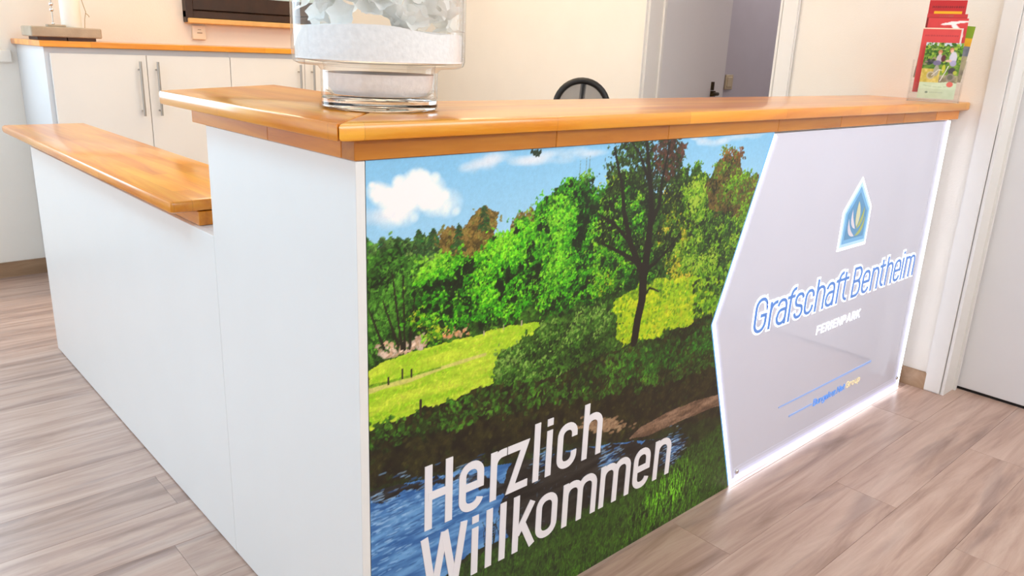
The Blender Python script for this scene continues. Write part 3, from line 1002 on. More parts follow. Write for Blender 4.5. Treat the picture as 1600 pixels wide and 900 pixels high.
    C.img *= (1 + gr * (0.03 + 0.34 * fol))[..., None]
    g_ = C.img.mean(-1, keepdims=True)
    C.img = np.clip(g_ + (C.img - g_) * (1 + .18 * fol[..., None]), 0, 255)
    # sheet ends under the acrylic plate
    keep = ~C.poly([(1.272, H1 + .02), (1.262, H1), (1.086, 0.561), (1.276, -0.02), (1.6, -0.02), (1.6, H1 + .02)])
    return C.sheet('landscape_print', 'print_gloss', counter, 0.0, keep, 1.06)


landscape = paint_landscape()
tag(landscape, 'printed photograph of a green meadow, trees and a blue stream')

# ------------------------------------------------------------------ lettering: condensed strokes
def arc(cx, cz, r, a0, a1, n=6):
    return [(cx + r * math.cos(math.radians(a0 + (a1 - a0) * k / n)), cz + r * math.sin(math.radians(a0 + (a1 - a0) * k / n))) for k in range(n + 1)]


def glyph(ch, w, X, C, t):
    """centre lines of one letter: list of (points, closed); w width, X x-height, C cap height, t stroke"""
    a = t / 2
    L, R = a, w - a
    r = max((w - t) / 2 * 0.92, 1e-4)
    T = X - a
    hump = lambda l, rr_, top: [(l, top - (rr_ - l) / 2 * .92)] + arc(l + (rr_ - l) / 2 * .92, top - (rr_ - l) / 2 * .92, (rr_ - l) / 2 * .92, 180, 90)[1:] + arc(rr_ - (rr_ - l) / 2 * .92, top - (rr_ - l) / 2 * .92, (rr_ - l) / 2 * .92, 90, 0)
    ring = lambda top: (arc(R - r, top - r, r, 0, 90) + arc(L + r, top - r, r, 90, 180) + arc(L + r, a + r, r, 180, 270) + arc(R - r, a + r, r, 270, 360), True)
    cee = lambda top, hi, lo: [(R, hi)] + arc(R - r, top - r, r, 0, 90) + arc(L + r, top - r, r, 90, 180) + arc(L + r, a + r, r, 180, 270) + arc(R - r, a + r, r, 270, 360) + [(R, lo)]
    if ch == 'H': return [([(L, 0), (L, C)], 0), ([(R, 0), (R, C)], 0), ([(L, C * .52), (R, C * .52)], 0)]
    if ch == 'e': return [([(L, X * .5), (R, X * .5)], 0), ([(R, X * .5 - a)] + arc(R - r, T - r, r, 0, 90) + arc(L + r, T - r, r, 90, 180) + arc(L + r, a + r, r, 180, 270) + arc(R - r, a + r, r, 270, 345), 0)]
    if ch == 'r': return [([(L, 0), (L, X)], 0), ([(L, T - (w - t) * .9)] + arc(L + (w - t) * .9, T - (w - t) * .9, (w - t) * .9, 180, 90)[1:] + [(w, T)], 0)]
    if ch == 'z': return [([(0, T), (R - a * .2, T), (L + a * .2, a), (w, a)], 0)]
    if ch in 'lI': return [([(L, 0), (L, C)], 0)]
    if ch == 'i': return [([(L, 0), (L, X)], 0), ([(L, C - t * .95), (L, C)], 0)]
    if ch == '.': return [([(L, 0), (L, t)], 0)]
    if ch == 'c': return [(cee(T, X * .66, X * .34), 0)]
    if ch == 'h': return [([(L, 0), (L, C)], 0), (hump(L, R, T) + [(R, 0)], 0)]
    if ch == 'n': return [([(L, 0), (L, X)], 0), (hump(L, R, T) + [(R, 0)], 0)]
    if ch == 'm':
        mid = w / 2
        return [([(L, 0), (L, X)], 0), (hump(L, mid, T) + [(mid, 0)], 0), (hump(mid, R, T) + [(R, 0)], 0)]
    if ch == 'u': return [([(R, 0), (R, X)], 0), ([(L, X)] + arc(L + r, a + r, r, 180, 270) + arc(R - r, a + r, r, 270, 360), 0)]
    if ch == 'o': return [ring(T)]
    if ch == 'p': return [ring(T), ([(L, -X * .35), (L, X)], 0)]
    if ch == 'g': return [ring(T), ([(R, X)] + arc(R - r, -X * .35 + r, r, 0, -90) + [(L, -X * .35)], 0)]
    if ch == 'w': return [([(a, X), (w * .27, a), (w * .5, X * .85), (w * .73, a), (w - a, X)], 0)]
    if ch == 'W': return [([(a, C), (w * .27, 0)], 0), ([(w * .27, 0), (w * .5, C * .98)], 0), ([(w * .5, C * .98), (w * .73, 0)], 0), ([(w * .73, 0), (w - a, C)], 0)]
    if ch == 'k': return [([(L, 0), (L, C)], 0), ([(R - a * .1, X), (L + a * .4, X * .38)], 0), ([(L + (R - L) * .38, X * .60), (R + a * .2, 0)], 0)]
    if ch == 'K': return [([(L, 0), (L, C)], 0), ([(R, C), (L, C * .42)], 0), ([(L + (R - L) * .35, C * .58), (R, 0)], 0)]
    if ch == 'G': return [([(R, C * .72)] + arc(R - r, C - a - r, r, 0, 90) + arc(L + r, C - a - r, r, 90, 180) + arc(L + r, a + r, r, 180, 270) + arc(R - r, a + r, r, 270, 360) + [(R, C * .48), (w * .5, C * .48)], 0)]
    if ch == 'a': return [(arc(L + r, T - r, r, 165, 90) + arc(R - r, T - r, r, 90, 0) + [(R, 0)], 0), ([(R, X * .58), (L + r, X * .58)] + arc(L + r, X * .58 - r * .9, r * .9, 90, 180)[1:] + arc(L + r, a + r, r, 180, 270) + arc(R - r, a + r, r, 270, 360), 0)]
    if ch == 'f':
        c = w * .42
        rr = (w - c)
        return [([(c, 0)] + arc(c + rr * .9, C - a - rr * .9, rr * .9, 180, 90) + [(w, C - a)], 0), ([(0, T), (w * .92, T)], 0)]
    if ch == 't':
        c = w * .42
        rr = (w - c) * .9
        return [([(c, C * .96)] + arc(c + rr, a + rr, rr, 180, 270) + [(w, a)], 0), ([(0, T), (w * .95, T)], 0)]
    if ch == 's':
        q = (T - a) / 4
        rr = min(q, r)
        return [(arc(R - rr, T - rr, rr, 10, 90) + arc(L + rr, T - rr, rr, 90, 180) + arc(L + rr, T - 2 * q + rr - (rr - q) * 0, rr, 180, 235, 3) + arc(R - rr, a + 2 * q - rr, rr, 55, 0, 3) + arc(R - rr, a + rr, rr, 0, -90) + arc(L + rr, a + rr, rr, -90, -170), 0)]
    if ch in 'BPR':
        m_ = C * (.53 if ch == 'B' else .46)
        rr = min(r, (C - a - m_) / 2)
        out = [([(L, 0), (L, C)], 0), ([(L, C - a)] + arc(R - rr, C - a - rr, rr, 90, 0) + arc(R - rr, m_ + rr, rr, 0, -90) + [(L, m_)], 0)]
        if ch == 'B':
            r2 = min(r, (m_ - a) / 2)
            out.append(([(L, m_)] + arc(R - r2, m_ - r2, r2, 90, 0) + arc(R - r2, a + r2, r2, 0, -90) + [(L, a)], 0))
        if ch == 'R':
            out.append(([(w * .5, m_), (R, 0)], 0))
        return out
    if ch == 'F': return [([(L, 0), (L, C - a), (w, C - a)], 0), ([(L, C * .5), (w * .9, C * .5)], 0)]
    if ch == 'E': return [([(w, C - a), (L, C - a), (L, a), (w, a)], 0), ([(L, C * .5), (w * .9, C * .5)], 0)]
    if ch == 'N': return [([(L, 0), (L, C)], 0), ([(L, C), (R, 0)], 0), ([(R, 0), (R, C)], 0)]
    if ch == 'A': return [([(a * .6, 0), (w / 2, C)], 0), ([(w / 2, C), (w - a * .6, 0)], 0), ([(w * .22, C * .3), (w * .78, C * .3)], 0)]
    raise KeyError(ch)


def stroke_bm(bm, pts, closed, t, yf, yb, ext=0.0):
    P = []
    for p in pts:
        if not P or math.hypot(p[0] - P[-1][0], p[1] - P[-1][1]) > 1e-5:
            P.append(p)
    if closed and math.hypot(P[0][0] - P[-1][0], P[0][1] - P[-1][1]) < 1e-5:
        P.pop()
    n = len(P)
    if ext and not closed:
        def shift(p, q):
            l = math.hypot(p[0] - q[0], p[1] - q[1])
            return (p[0] + (p[0] - q[0]) / l * ext, p[1] + (p[1] - q[1]) / l * ext)
        P[0], P[-1] = shift(P[0], P[1]), shift(P[-1], P[-2])
    rows = []
    for i in range(n):
        a = P[i - 1] if (i > 0 or closed) else None
        b = P[(i + 1) % n] if (i < n - 1 or closed) else None
        dirs = []
        if a is not None:
            l = math.hypot(P[i][0] - a[0], P[i][1] - a[1])
            dirs.append(((P[i][0] - a[0]) / l, (P[i][1] - a[1]) / l))
        if b is not None:
            l = math.hypot(b[0] - P[i][0], b[1] - P[i][1])
            dirs.append(((b[0] - P[i][0]) / l, (b[1] - P[i][1]) / l))
        nx, nz = -sum(d[1] for d in dirs), sum(d[0] for d in dirs)
        l = math.hypot(nx, nz) or 1
        nx, nz = nx / l, nz / l
        k = abs(nx * -dirs[0][1] + nz * dirs[0][0])
        h = t / 2 / max(k, 0.3)
        q = []
        for s_ in (1, -1):
            for y_ in (yf, yb):
                q.append(bm.verts.new((P[i][0] + nx * h * s_, y_, P[i][1] + nz * h * s_)))
        rows.append(q)
    for i in range(n if closed else n - 1):
        a, b = rows[i], rows[(i + 1) % n]
        bm.faces.new((a[0], b[0], b[2], a[2]))
        bm.faces.new((a[1], b[1], b[0], a[0]))
        bm.faces.new((a[2], b[2], b[3], a[3]))
        bm.faces.new((a[3], b[3], b[1], a[1]))
    if not closed:
        for q in (rows[0], rows[-1]):
            bm.faces.new((q[0], q[1], q[3], q[2]))


def letter(name, ch, x, z, w, X, C, t, yf, yb, mat, parent, grow=0.0):
    bm = bmesh.new()
    for k, (pts, cl) in enumerate(glyph(ch, w, X, C, t)):
        stroke_bm(bm, [(x + px, z + pz) for px, pz in pts], cl, t + 2 * grow, yf - k * 0.0002, yb, grow)
    return link(name, bm_mesh(name, bm), M[mat], parent)


# the welcome lettering on the landscape
T1 = 0.0178
for ch, x, w in (('H', .140, .068), ('e', .225, .065), ('r', .308, .044), ('z', .355, .061), ('l', .432, T1), ('i', .4705, T1), ('c', .506, .064), ('h', .590, .066)):
    letter('letter', ch, x, .325, w, .114, .1425, T1, -0.0014, 0.0004, 'print_white', landscape)
for ch, x, w in (('W', .131, .118), ('i', .262, T1), ('l', .301, T1), ('l', .340, T1), ('k', .379, .068), ('o', .450, .068), ('m', .536, .117), ('m', .666, .114), ('e', .793, .067), ('n', .878, .070)):
    letter('letter', ch, x, .165, w, .114, .1425, T1, -0.0014, 0.0004, 'print_white', landscape)

# ------------------------------------------------------------------ the lit acrylic sign
XR = 2.484
SIGN = [(1.262, H1 - .004), (1.076, 0.561), (1.274, 0.006), (XR, 0.006), (XR, H1 - .004)]
YA, YAF = 0.0110, 0.0010
sign = front_poly('acrylic_sign', SIGN, YA, YAF, M['acrylic_satin'], counter)
tag(sign, 'clear edge-lit acrylic plate over pale lilac board')


def band(name, pts, d0, d1, yf, yb, mat):
    """a strip following the plate outline at distance d0..d1 inside of it"""
    def off(d):
        out = []
        for i, (x, z) in enumerate(pts):
            ns = []
            if i > 0:
                ns.append((pts[i - 1], pts[i]))
            if i < len(pts) - 1:
                ns.append((pts[i], pts[i + 1]))
            n_ = []
            for (xa, za), (xb, zb) in ns:
                l = math.hypot(xb - xa, zb - za)
                n_.append((-(zb - za) / l, (xb - xa) / l))
            nx, nz = sum(q[0] for q in n_), sum(q[1] for q in n_)
            l = math.hypot(nx, nz)
            nx, nz = nx / l, nz / l
            k = nx * n_[0][0] + nz * n_[0][1]
            out.append((x + nx * d / k, z + nz * d / k))
        return out
    A, B = off(d0), off(d1)
    bm = bmesh.new()
    rows = [[bm.verts.new((p[0], y_, p[1])) for p in (a, b) for y_ in (yf, yb)] for a, b in zip(A, B)]
    for a, b in zip(rows[:-1], rows[1:]):
        bm.faces.new((a[0], b[0], b[2], a[2]))
        bm.faces.new((a[1], b[1], b[0], a[0]))
        bm.faces.new((a[2], b[2], b[3], a[3]))
        bm.faces.new((a[3], b[3], b[1], a[1]))
    for q in (rows[0], rows[-1]):
        bm.faces.new((q[0], q[1], q[3], q[2]))
    return link(name, bm_mesh(name, bm), M[mat], sign)


left_edge = [SIGN[0], SIGN[1], SIGN[2]]
band('lit_edge', left_edge, 0.0, 0.012, YAF - .0012, YAF + .004, 'led_edge')
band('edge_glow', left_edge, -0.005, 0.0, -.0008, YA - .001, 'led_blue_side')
band('lit_edge', [SIGN[2], SIGN[3]], 0.0, 0.013, YAF - .0012, YAF + .004, 'led_edge')
band('lit_edge', [SIGN[3], SIGN[4]], 0.0, 0.022, YAF - .0013, YAF + .004, 'led_edge')
# emissive bands paint a glow halo, weaker with distance from the lit edge
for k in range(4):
    band('edge_glow', [(SIGN[2][0] + .01, .006), (XR - .02, .006)], 0.013 + .009 * k, 0.022 + .009 * k, YAF - .0006, YAF + .004, 'led_halo_%d' % k)
    band('edge_glow', [(XR, .02 + .009 * k), (XR, H1 - .004)], 0.022 + .011 * k, 0.033 + .011 * k, YAF - .0007, YAF + .004, 'led_halo_%d' % k)
    band('edge_glow', left_edge, 0.012 + .004 * k, 0.016 + .004 * k, YAF - .0008, YAF + .004, 'led_halo_%d' % k)
for (x, z) in ((1.307, .040), (2.452, .050)):
    sc_ = lathe('screw_cap', [(0, -.002), (.008, -.002), (.008, .004), (.006, .006), (0, .006)], M['chrome'], sign, 16)
    sc_.rotation_euler = (math.radians(90), 0, 0)
    sc_.location = (x, YAF, z)

# park name
GX, GC, GT = 0.084, 0.107, 0.0125
NAME = (('G', 1.288, .066), ('r', 1.369, .040), ('a', 1.409, .058), ('f', 1.466, .046), ('s', 1.513, .054), ('c', 1.575, .056), ('h', 1.644, .058), ('a', 1.709, .058), ('f', 1.772, .046), ('t', 1.816, .044),
        ('B', 1.894, .060), ('e', 1.966, .056), ('n', 2.036, .056), ('t', 2.097, .044), ('h', 2.152, .056), ('e', 2.219, .056), ('i', 2.286, GT), ('m', 2.313, .086))
for ch, x, w in NAME:
    l = letter('letter', ch, x, .486, w, GX, GC, GT * .78, YAF - .0035, YAF - .0015, 'letter_blue', sign)
for ch, x, w in NAME:
    letter('letter_rim', ch, x, .486, w, GX, GC, GT * .78, YAF - .0015, YAF + .001, 'letter_rim', sign, 0.0062)
x = 1.690
for ch, w in zip('FERIENPARK', (.022, .022, .024, .006, .022, .026, .024, .028, .025, .026)):
    letter('letter', ch, x, .398, w, .02, .030, .0040, YAF - .0018, YAF + .001, 'letter_rim', sign)
    x += w + .0092
# house emblem with five leaves
HC = 1.838


def house(d):
    return [(HC - .100 + d, .668 + d), (HC + .100 - d, .668 + d), (HC + .100 - d, .796 - d * .35), (HC, .900 - d * 1.45), (HC - .100 + d, .796 - d * .35)]


front_poly('emblem_rim', house(0), YAF + .001, YAF - .0012, M['letter_rim'], sign)
front_poly('emblem_field', house(.010), YAF, YAF - .0018, M['logo_pale'], sign)
front_poly('emblem_field', house(.021), YAF, YAF - .0023, M['logo_mid'], sign)
front_poly('emblem_field', house(.034), YAF, YAF - .0028, M['logo_blue'], sign)


def leaf_poly(base, tip, bulge, w):
    (xa, za), (xb, zb) = base, tip
    L = math.hypot(xb - xa, zb - za)
    ux, uz = (xb - xa) / L, (zb - za) / L
    nx, nz = -uz, ux
    up, dn = [], []
    for k in range(9):
        t = k / 8
        c = bulge * 4 * t * (1 - t)
        h = w * math.sin(math.pi * min(1, t ** 0.85)) ** 0.8
        up.append((xa + ux * L * t + nx * (c + h), za + uz * L * t + nz * (c + h)))
        dn.append((xa + ux * L * t + nx * (c - h), za + uz * L * t + nz * (c - h)))
    return up[:-1] + [tip] + dn[1:-1][::-1]


for base, tip, bu, w, mt in (((HC + .004, .738), (HC - .002, .822), -.004, .014, 'leaf_cream'), ((HC - .002, .732), (HC - .036, .798), .012, .008, 'leaf_white'), ((HC - .002, .708), (HC - .054, .770), .016, .008, 'leaf_white'),
                             ((HC + .006, .732), (HC + .044, .800), -.012, .008, 'leaf_green'), ((HC + .004, .708), (HC + .056, .768), -.016, .008, 'leaf_green')):
    p_ = leaf_poly(base, tip, bu, w)
    front_poly('emblem_leaf', p_, YAF, YAF - .0036, M[mt], sign)
# lines and small lettering at the foot of the sign
front_poly('line', [(1.514, .190), (2.170, .186), (2.170, .194), (1.514, .194)], YAF, YAF - .0015, M['line_blue'], sign)
front_poly('line', [(1.592, .136), (1.742, .136), (1.742, .142), (1.592, .142)], YAF, YAF - .0015, M['line_blue'], sign)
x = 1.752
for ch, w in zip('Bungalow.Net', (.020, .017, .017, .017, .017, .005, .017, .024, .005, .021, .017, .012)):
    letter('letter', ch, x, .128, w, .018, .025, .0032, YAF - .0018, YAF, 'small_blue', sign)
    x += w + .0035
x = 1.990
for ch, w in zip('Group', (.022, .012, .018, .018, .018)):
    letter('letter', ch, x, .129, w, .018, .025, .0032, YAF - .0018, YAF, 'small_cream', sign)
    x += w + .005

# ------------------------------------------------------------------ glass vase with sand and blossoms
VC = (0.172, 0.194)
vase = thing('footed_glass_vase', 'wide clear glass vase on a narrower glass foot, standing on the counter corner', 'vase', (VC[0], VC[1], ZT1))
RB, RT, ZS, HT = 0.107, 0.157, 0.078, 0.40
lathe('foot', [(0, 0.0005), (RB - .006, 0.0005), (RB, .005), (RB, .019), (RB - .004, .022), (0, .020)], M['thick_glass'], vase, 72)
lathe('bowl', [(RB, .022), (RB, ZS - .010), (RB + .006, ZS - .003), (RT - .012, ZS - .001), (RT - .003, ZS + .003), (RT, ZS + .012), (RT, HT), (RT - .002, HT + .003), (RT - .005, HT),
               (RT - .005, ZS + .014), (RT - .010, ZS + .007), (RB - .004, ZS + .003), (RB - .006, ZS - .012), (RB - .006, .034), (RB - .020, .024), (RB - .004, .0225)], M['clear_glass'], vase, 72, closed=True)
n = 72
bm = bmesh.new()
prof = [(0, .025), (RB - .024, .026), (RB - .012, .040), (RB - .008, .060), (RB - .0075, ZS - .014)]
rings = []
for r, z in prof:
    rings.append([bm.verts.new((0, 0, z))] if r == 0 else [bm.verts.new((r * math.cos(2 * math.pi * k / n), r * math.sin(2 * math.pi * k / n), z)) for k in range(n)])
for k in range(n):
    bm.faces.new((rings[0][0], rings[1][(k + 1) % n], rings[1][k]))
for a, b in zip(rings[1:-1], rings[2:]):
    for k in range(n):
        bm.faces.new((a[k], a[(k + 1) % n], b[(k + 1) % n], b[k]))
bm.faces.new(rings[-1])
sand0 = link('sand_fill', bm_mesh('sand_fill', bm, True), M['sand_white'])
sand0.location = (VC[0], VC[1], ZT1)
tag(sand0, 'white sand in the narrow foot of the glass vase', 'sand', kind='stuff')
bm = bmesh.new()
rs = RT - .0065
# dune surface: higher towards the viewer's middle, lower at the right


def dune(x, y):
    u = 0.84 * x - 0.54 * y          # along the picture
    return ZS + 0.060 + 0.006 * math.cos((u + .04) * 13) + 0.0025 * math.sin(40 * x + 13 * y)


prev = None
base = [bm.verts.new((rs * math.cos(2 * math.pi * k / n), rs * math.sin(2 * math.pi * k / n), ZS + .009)) for k in range(n)]
bm.faces.new(base[::-1])
prev = base
for f in (1.0, .85, .7, .55, .4, .25, .1):
    cur = [bm.verts.new((rs * f * math.cos(2 * math.pi * k / n), rs * f * math.sin(2 * math.pi * k / n), dune(rs * f * math.cos(2 * math.pi * k / n), rs * f * math.sin(2 * math.pi * k / n)))) for k in range(n)]
    for k in range(n):
        bm.faces.new((prev[k], prev[(k + 1) % n], cur[(k + 1) % n], cur[k]))
    prev = cur
bm.faces.new(prev)
sand1 = link('sand_fill', bm_mesh('sand_fill', bm, True), M['sand_white'])
sand1.location = (VC[0], VC[1], ZT1)
tag(sand1, 'white sand heaped in the wide bowl of the glass vase', 'sand', kind='stuff')


def petal_mesh(name, seed):
    rr = random.Random(seed)
    bm = bmesh.new()
    nb, na = 4, 5
    # a shallow wavy cup with a notched rim, about 45 mm across
    NP = 20
    c0 = bm.verts.new((0, 0, 0))
    prev = None
    for j in range(1, nb + 1):
        f = j / nb
        cur = []
        for k in range(NP):
            a = 2 * math.pi * k / NP
            lob = 1 + (0.20 * math.cos(na * a) + rr.uniform(-.10, .10)) * f
            r_ = 0.022 * f * lob
            cur.append(bm.verts.new((r_ * math.cos(a), r_ * math.sin(a), 0.012 * f * f + 0.004 * f * math.sin(3 * a + seed))))
        for k in range(NP):
            k2 = (k + 1) % NP
            if prev is None:
                bm.faces.new((c0, cur[k], cur[k2]))
            else:
                bm.faces.new((prev[k], prev[k2], cur[k2], cur[k]))
        prev = cur
    me = bm_mesh(name, bm, True)
    me.materials.append(M['petal_white'])
    return me


PET = [petal_mesh('blossom', s_) for s_ in range(4)]
rp = random.Random(11)
cnt = 0
for layer in range(7):
    for k in range(26):
        a = rp.random() * 2 * math.pi
        r_ = (RT - .040) * math.sqrt(rp.random())
        if layer < 4 and rp.random() < .55:
            r_ = RT - .034
            a = math.radians(-123 + rp.uniform(-95, 95))
        x, y = r_ * math.cos(a), r_ * math.sin(a)
        u = 0.84 * x - 0.54 * y
        z = dune(x, y) + .014 + layer * .021 + rp.uniform(-.004, .010)
        if layer == 0 and -0.13 < u < -0.03 and rp.random() < .8:
            continue
        o = link('blossom', PET[cnt % 4])
        o.location = (VC[0] + x, VC[1] + y, ZT1 + z)
        o.rotation_euler = (rp.uniform(-1.3, 1.3), rp.uniform(-1.3, 1.3), rp.random() * 6.28)
        s_ = rp.uniform(.8, 1.25)
        o.scale = (s_, s_, s_)
        tag(o, 'white blossom among those piled on the sand in the glass vase', 'blossom', 'white blossoms in the glass vase')
        cnt += 1

# ------------------------------------------------------------------ brochure stand
BX = 2.37
q = on(1464, 120, 0, BX)
BY = float(q[1])
ang = math.atan2(BX - CAM[0], -(BY - CAM[1])) + math.radians(4)     # local -y faces the viewer
stand = thing('brochure_stand', 'clear acrylic tiered brochure stand at the right end of the counter', 'brochure stand', (BX, BY, ZT1), -(math.pi / 2 - math.atan2(BY - CAM[1], BX - CAM[0])))
RZ = stand.rotation_euler.z
ca_, sa_ = math.cos(RZ), math.sin(RZ)
SW = 0.080
# local frame: x to the viewer's right, y away from the viewer
box('base_plate', -SW, SW, -.055, .060, 0.0003, .004, M['clear_acrylic'], stand)
TIER = [(-.052, .005), (-.030, .024), (-.008, .065), (.014, .079)]
for i, (ty, tz) in enumerate(TIER):
    box('tier_front', -SW, SW, ty - .002, ty, .004, tz + .040, M['clear_acrylic'], stand)
    box('tier_floor', -SW, SW, ty, ty + .019, tz + .004, tz + .007, M['clear_acrylic'], stand)
box('back_plate', -SW, SW, .038, .041, .004, .20, M['clear_acrylic'], stand)
box('side_plate', -SW - .003, -SW, -.055, .042, .0003, .14, M['clear_acrylic'], stand)
box('side_plate', SW, SW + .003, -.055, .042, .0003, .14, M['clear_acrylic'], stand)


def brochure(label, cv, lx, ly, lz, tilt=0.0, roll=0.0, thick=0.003, edge='print_white'):
    """a booklet: a page block with a printed cover sheet in front"""
    t = thing('brochure', label, 'brochure', (BX + lx * ca_ - ly * sa_, BY + lx * sa_ + ly * ca_, ZT1 + lz), 0, 'brochures in the acrylic stand')
    t.rotation_euler = (tilt, roll, RZ)
    t.scale = (0.77, 1.0, 0.80)
    w, h = cv.x1, cv.z1
    box('pages', cv.x0, w, 0.0003, thick, 0, h, M[edge], t)
    c = cv.sheet('cover', 'brochure_gloss', t, 0.0, None, 0.92)
    return t


def cover(w, h, base, nx=40, nz=60, seed=1):
    c = Canvas(-w / 2, w / 2, 0, h, nx, nz, seed)
    c.img[:] = np.array(base, np.float32) * (0.97 + 0.06 * c.noise(.05, 2)[..., None])
    return c


def words(c, z, x0, x1, h, col, alpha=.8):
    x = x0
    while x < x1:
        wd = c.r.uniform(.004, .008)
        c.splat(x + wd / 2, z, wd * .55, h / 2, col, alpha, hard=3)
        x += wd + .002


BW, BH = 0.150, 0.235
KW, KH = 0.77, 0.77          # covers are laid out at 150 x 235 mm and scaled to 115 x 181 mm
# 1 cyclists
c = cover(BW, BH, (206, 222, 186), 76, 120, 2)
X, Z = c.X, c.Z
sky_m = Z > .068
nn = c.noise(.02, 3)
c.fill(sky_m, (64, 110, 24), (138, 172, 60), nn)
c.fill(Z > .222, (196, 214, 224), (222, 230, 236), nn)
c.fill((Z > .068) & (Z < .125) & (X < .0), (196, 176, 70), (232, 210, 120), nn)
c.fill((Z > .068) & (Z < .10) & (X >= .0), (120, 112, 90), (176, 168, 130), nn)
c.leaves(sky_m & (Z > .15), 300, [(40, 84, 18), (96, 150, 34), (150, 180, 60)], .006)
for k in range(26):
    c.splat(-.045 + c.r.normal(0, .012), .155 + c.r.normal(0, .008), .008, .005, [(60, 64, 70), (40, 44, 50), (160, 140, 120)][k % 3], .8)
for (x, z, rx, rz, col) in ((-.012, .196, .010, .010, (206, 130, 90)), (-.012, .188, .006, .008, (232, 186, 158)), (-.012, .168, .013, .020, (206, 190, 206)), (.004, .170, .010, .016, (96, 40, 52)), (-.018, .150, .018, .012, (120, 112, 150)),
                            (.032, .206, .010, .011, (200, 140, 96)), (.034, .200, .007, .009, (236, 194, 164)), (.042, .172, .017, .030, (220, 218, 236)), (.046, .150, .014, .014, (176, 168, 206)), (.026, .160, .014, .006, (236, 200, 176)),
                            (-.016, .118, .012, .026, (170, 166, 150)), (.012, .126, .008, .020, (206, 206, 60)), (.046, .118, .016, .016, (70, 62, 70)), (.060, .112, .009, .009, (190, 196, 70)), (-.035, .098, .018, .018, (196, 186, 160)), (-.035, .098, .012, .012, (150, 140, 100)), (.044, .092, .018, .018, (150, 136, 130)), (.044, .092, .012, .012, (110, 110, 90))):
    c.splat(x, z, rx, rz, col, .95, hard=3)
c.line([(.006, .075), (.022, .115), (.030, .14)], .0022, .0022, (228, 224, 214))
c.line([(-.03, .098), (-.008, .122), (.01, .12)], .0018, .0018, (226, 222, 214))
c.fill((Z < .066 + .006 * np.sin(X * 40)), (206, 222, 186), (214, 228, 196), nn)
c.line([(-.06, .056), (-.02, .050), (.02, .050), (.06, .056)], .0012, .0012, (150, 176, 130), .7)
c.splat(.048, .062, .014, .012, (226, 110, 96), 1, hard=4)
c.splat(-.040, .026, .007, .005, (110, 130, 110), .9, hard=2)
words(c, .026, -.028, .02, .004, (150, 168, 146), .6)
words(c, .207, -.05, .004, .006, (226, 226, 150), .5)
brochure('front brochure showing two cyclists above a pale green band', c, .006, -.046, .012, math.radians(-6), 0)
# 2 red, offset to the left
c = cover(.160, .272, (224, 76, 74), 60, 90, 3)
c.fill(c.Z > .268, (252, 230, 200), (252, 230, 200), c.noise(.02, 2))
c.fill(c.X > .072, (240, 220, 214), (240, 220, 214), c.noise(.02, 2))
words(c, .240, -.068, .060, .007, (176, 52, 62), .75)
brochure('red brochure directly behind the cyclists, offset to the left', c, -.008, -.024, .031, math.radians(-5), 0)
# 3 red with a white sweep
c = cover(.160, .262, (222, 66, 66), 60, 90, 4)
for (x, z, rx, rz, an) in ((.012, .240, .042, .0062, .12), (.05, .247, .05, .004, .04), (.036, .222, .030, .010, -.75), (.050, .205, .030, .012, -.9)):
    c.splat(x, z, rx, rz, (255, 250, 246), 1, an, 4)
brochure('red brochure with a white curved sweep near its top', c, .002, -.004, .072, math.radians(-4), 0)
# 4 darker red sliver
c = cover(.162, .262, (206, 52, 52), 40, 60, 5)
words(c, .252, -.03, .02, .007, (170, 110, 80), .8)
c.fill(c.Z < .246, (150, 34, 34), (170, 40, 40), c.noise(.02, 2))
brochure('narrow visible red brochure between the white sweep and the yellow stripe', c, -.004, .007, .086, math.radians(-3), 0)
# 5 tallest red one with a yellow stripe
c = cover(.150, .290, (200, 36, 40), 60, 100, 6)
words(c, .262, -.062, .062, .010, (120, 22, 30), .85)
c.fill((c.Z < .244) & (c.Z > .226) & (c.X > -.052) & (c.X < .062), (250, 186, 20), (250, 186, 20), c.noise(.02, 2))
brochure('tallest dark red brochure with a yellow stripe at the back', c, -.008, .020, .109, math.radians(-2), 0)
# 6 green one at the back, tilted
c = cover(.198, .235, (138, 168, 20), 60, 70, 7)
nn = c.noise(.02, 3)
c.fill(c.Z < .150, (150, 140, 120), (200, 190, 150), nn)
c.fill((c.Z > .150) & (c.Z < .185) & (c.X > .07), (246, 176, 20), (250, 190, 30), nn)
c.fill((c.Z < .150) & (c.Z > .11) & (c.X > .07), (120, 124, 136), (150, 154, 160), nn)
brochure('wide green brochure showing on both sides behind the red ones', c, .000, .029, .074, math.radians(-2), math.radians(4))

# ------------------------------------------------------------------ file cabinets along the back wall
SX0, SY0, SZ = 0.232, 3.0, 1.170
for i, (xa, xb) in enumerate(((SX0, 1.073), (1.073, 1.910))):
    lab = ['white two-door cabinet at the left end under the candle slab', 'white two-door cabinet partly hidden behind the vase, right of the other cabinet'][i]
    t = thing('cabinet', lab, 'cabinet', (xa, SY0, 0), 0, 'cabinets along the back wall')
    W = xb - xa
    box('body', 0, W - .001, .0205, YB - SY0 - .002, 0.0, SZ, M['carcass_white'], t)
    dw = (W - (0.018 if i == 0 else 0.0)) / 2
    o0 = 0.018 if i == 0 else 0.0
    for k in range(2):
        d = box('door', o0 + k * dw + .0015, o0 + (k + 1) * dw - .0015, 0.0, .019, .07, SZ - .026, M['cabinet_white'], t, 0.0012)
        hx_ = o0 + dw - .040 if k == 0 else o0 + dw + .040
        tube('handle', [(hx_, -.034, .862), (hx_, -.034, 1.116)], .0062, M['steel'], d, 12)
        for zz in (.885, 1.078):
            tube('handle_post', [(hx_, -.034, zz), (hx_, .001, zz)], .004, M['steel'], d, 8)
cw = thing('cabinet_worktop', 'thin orange wooden worktop running over the white cabinets', 'worktop', (0, SY0, SZ))
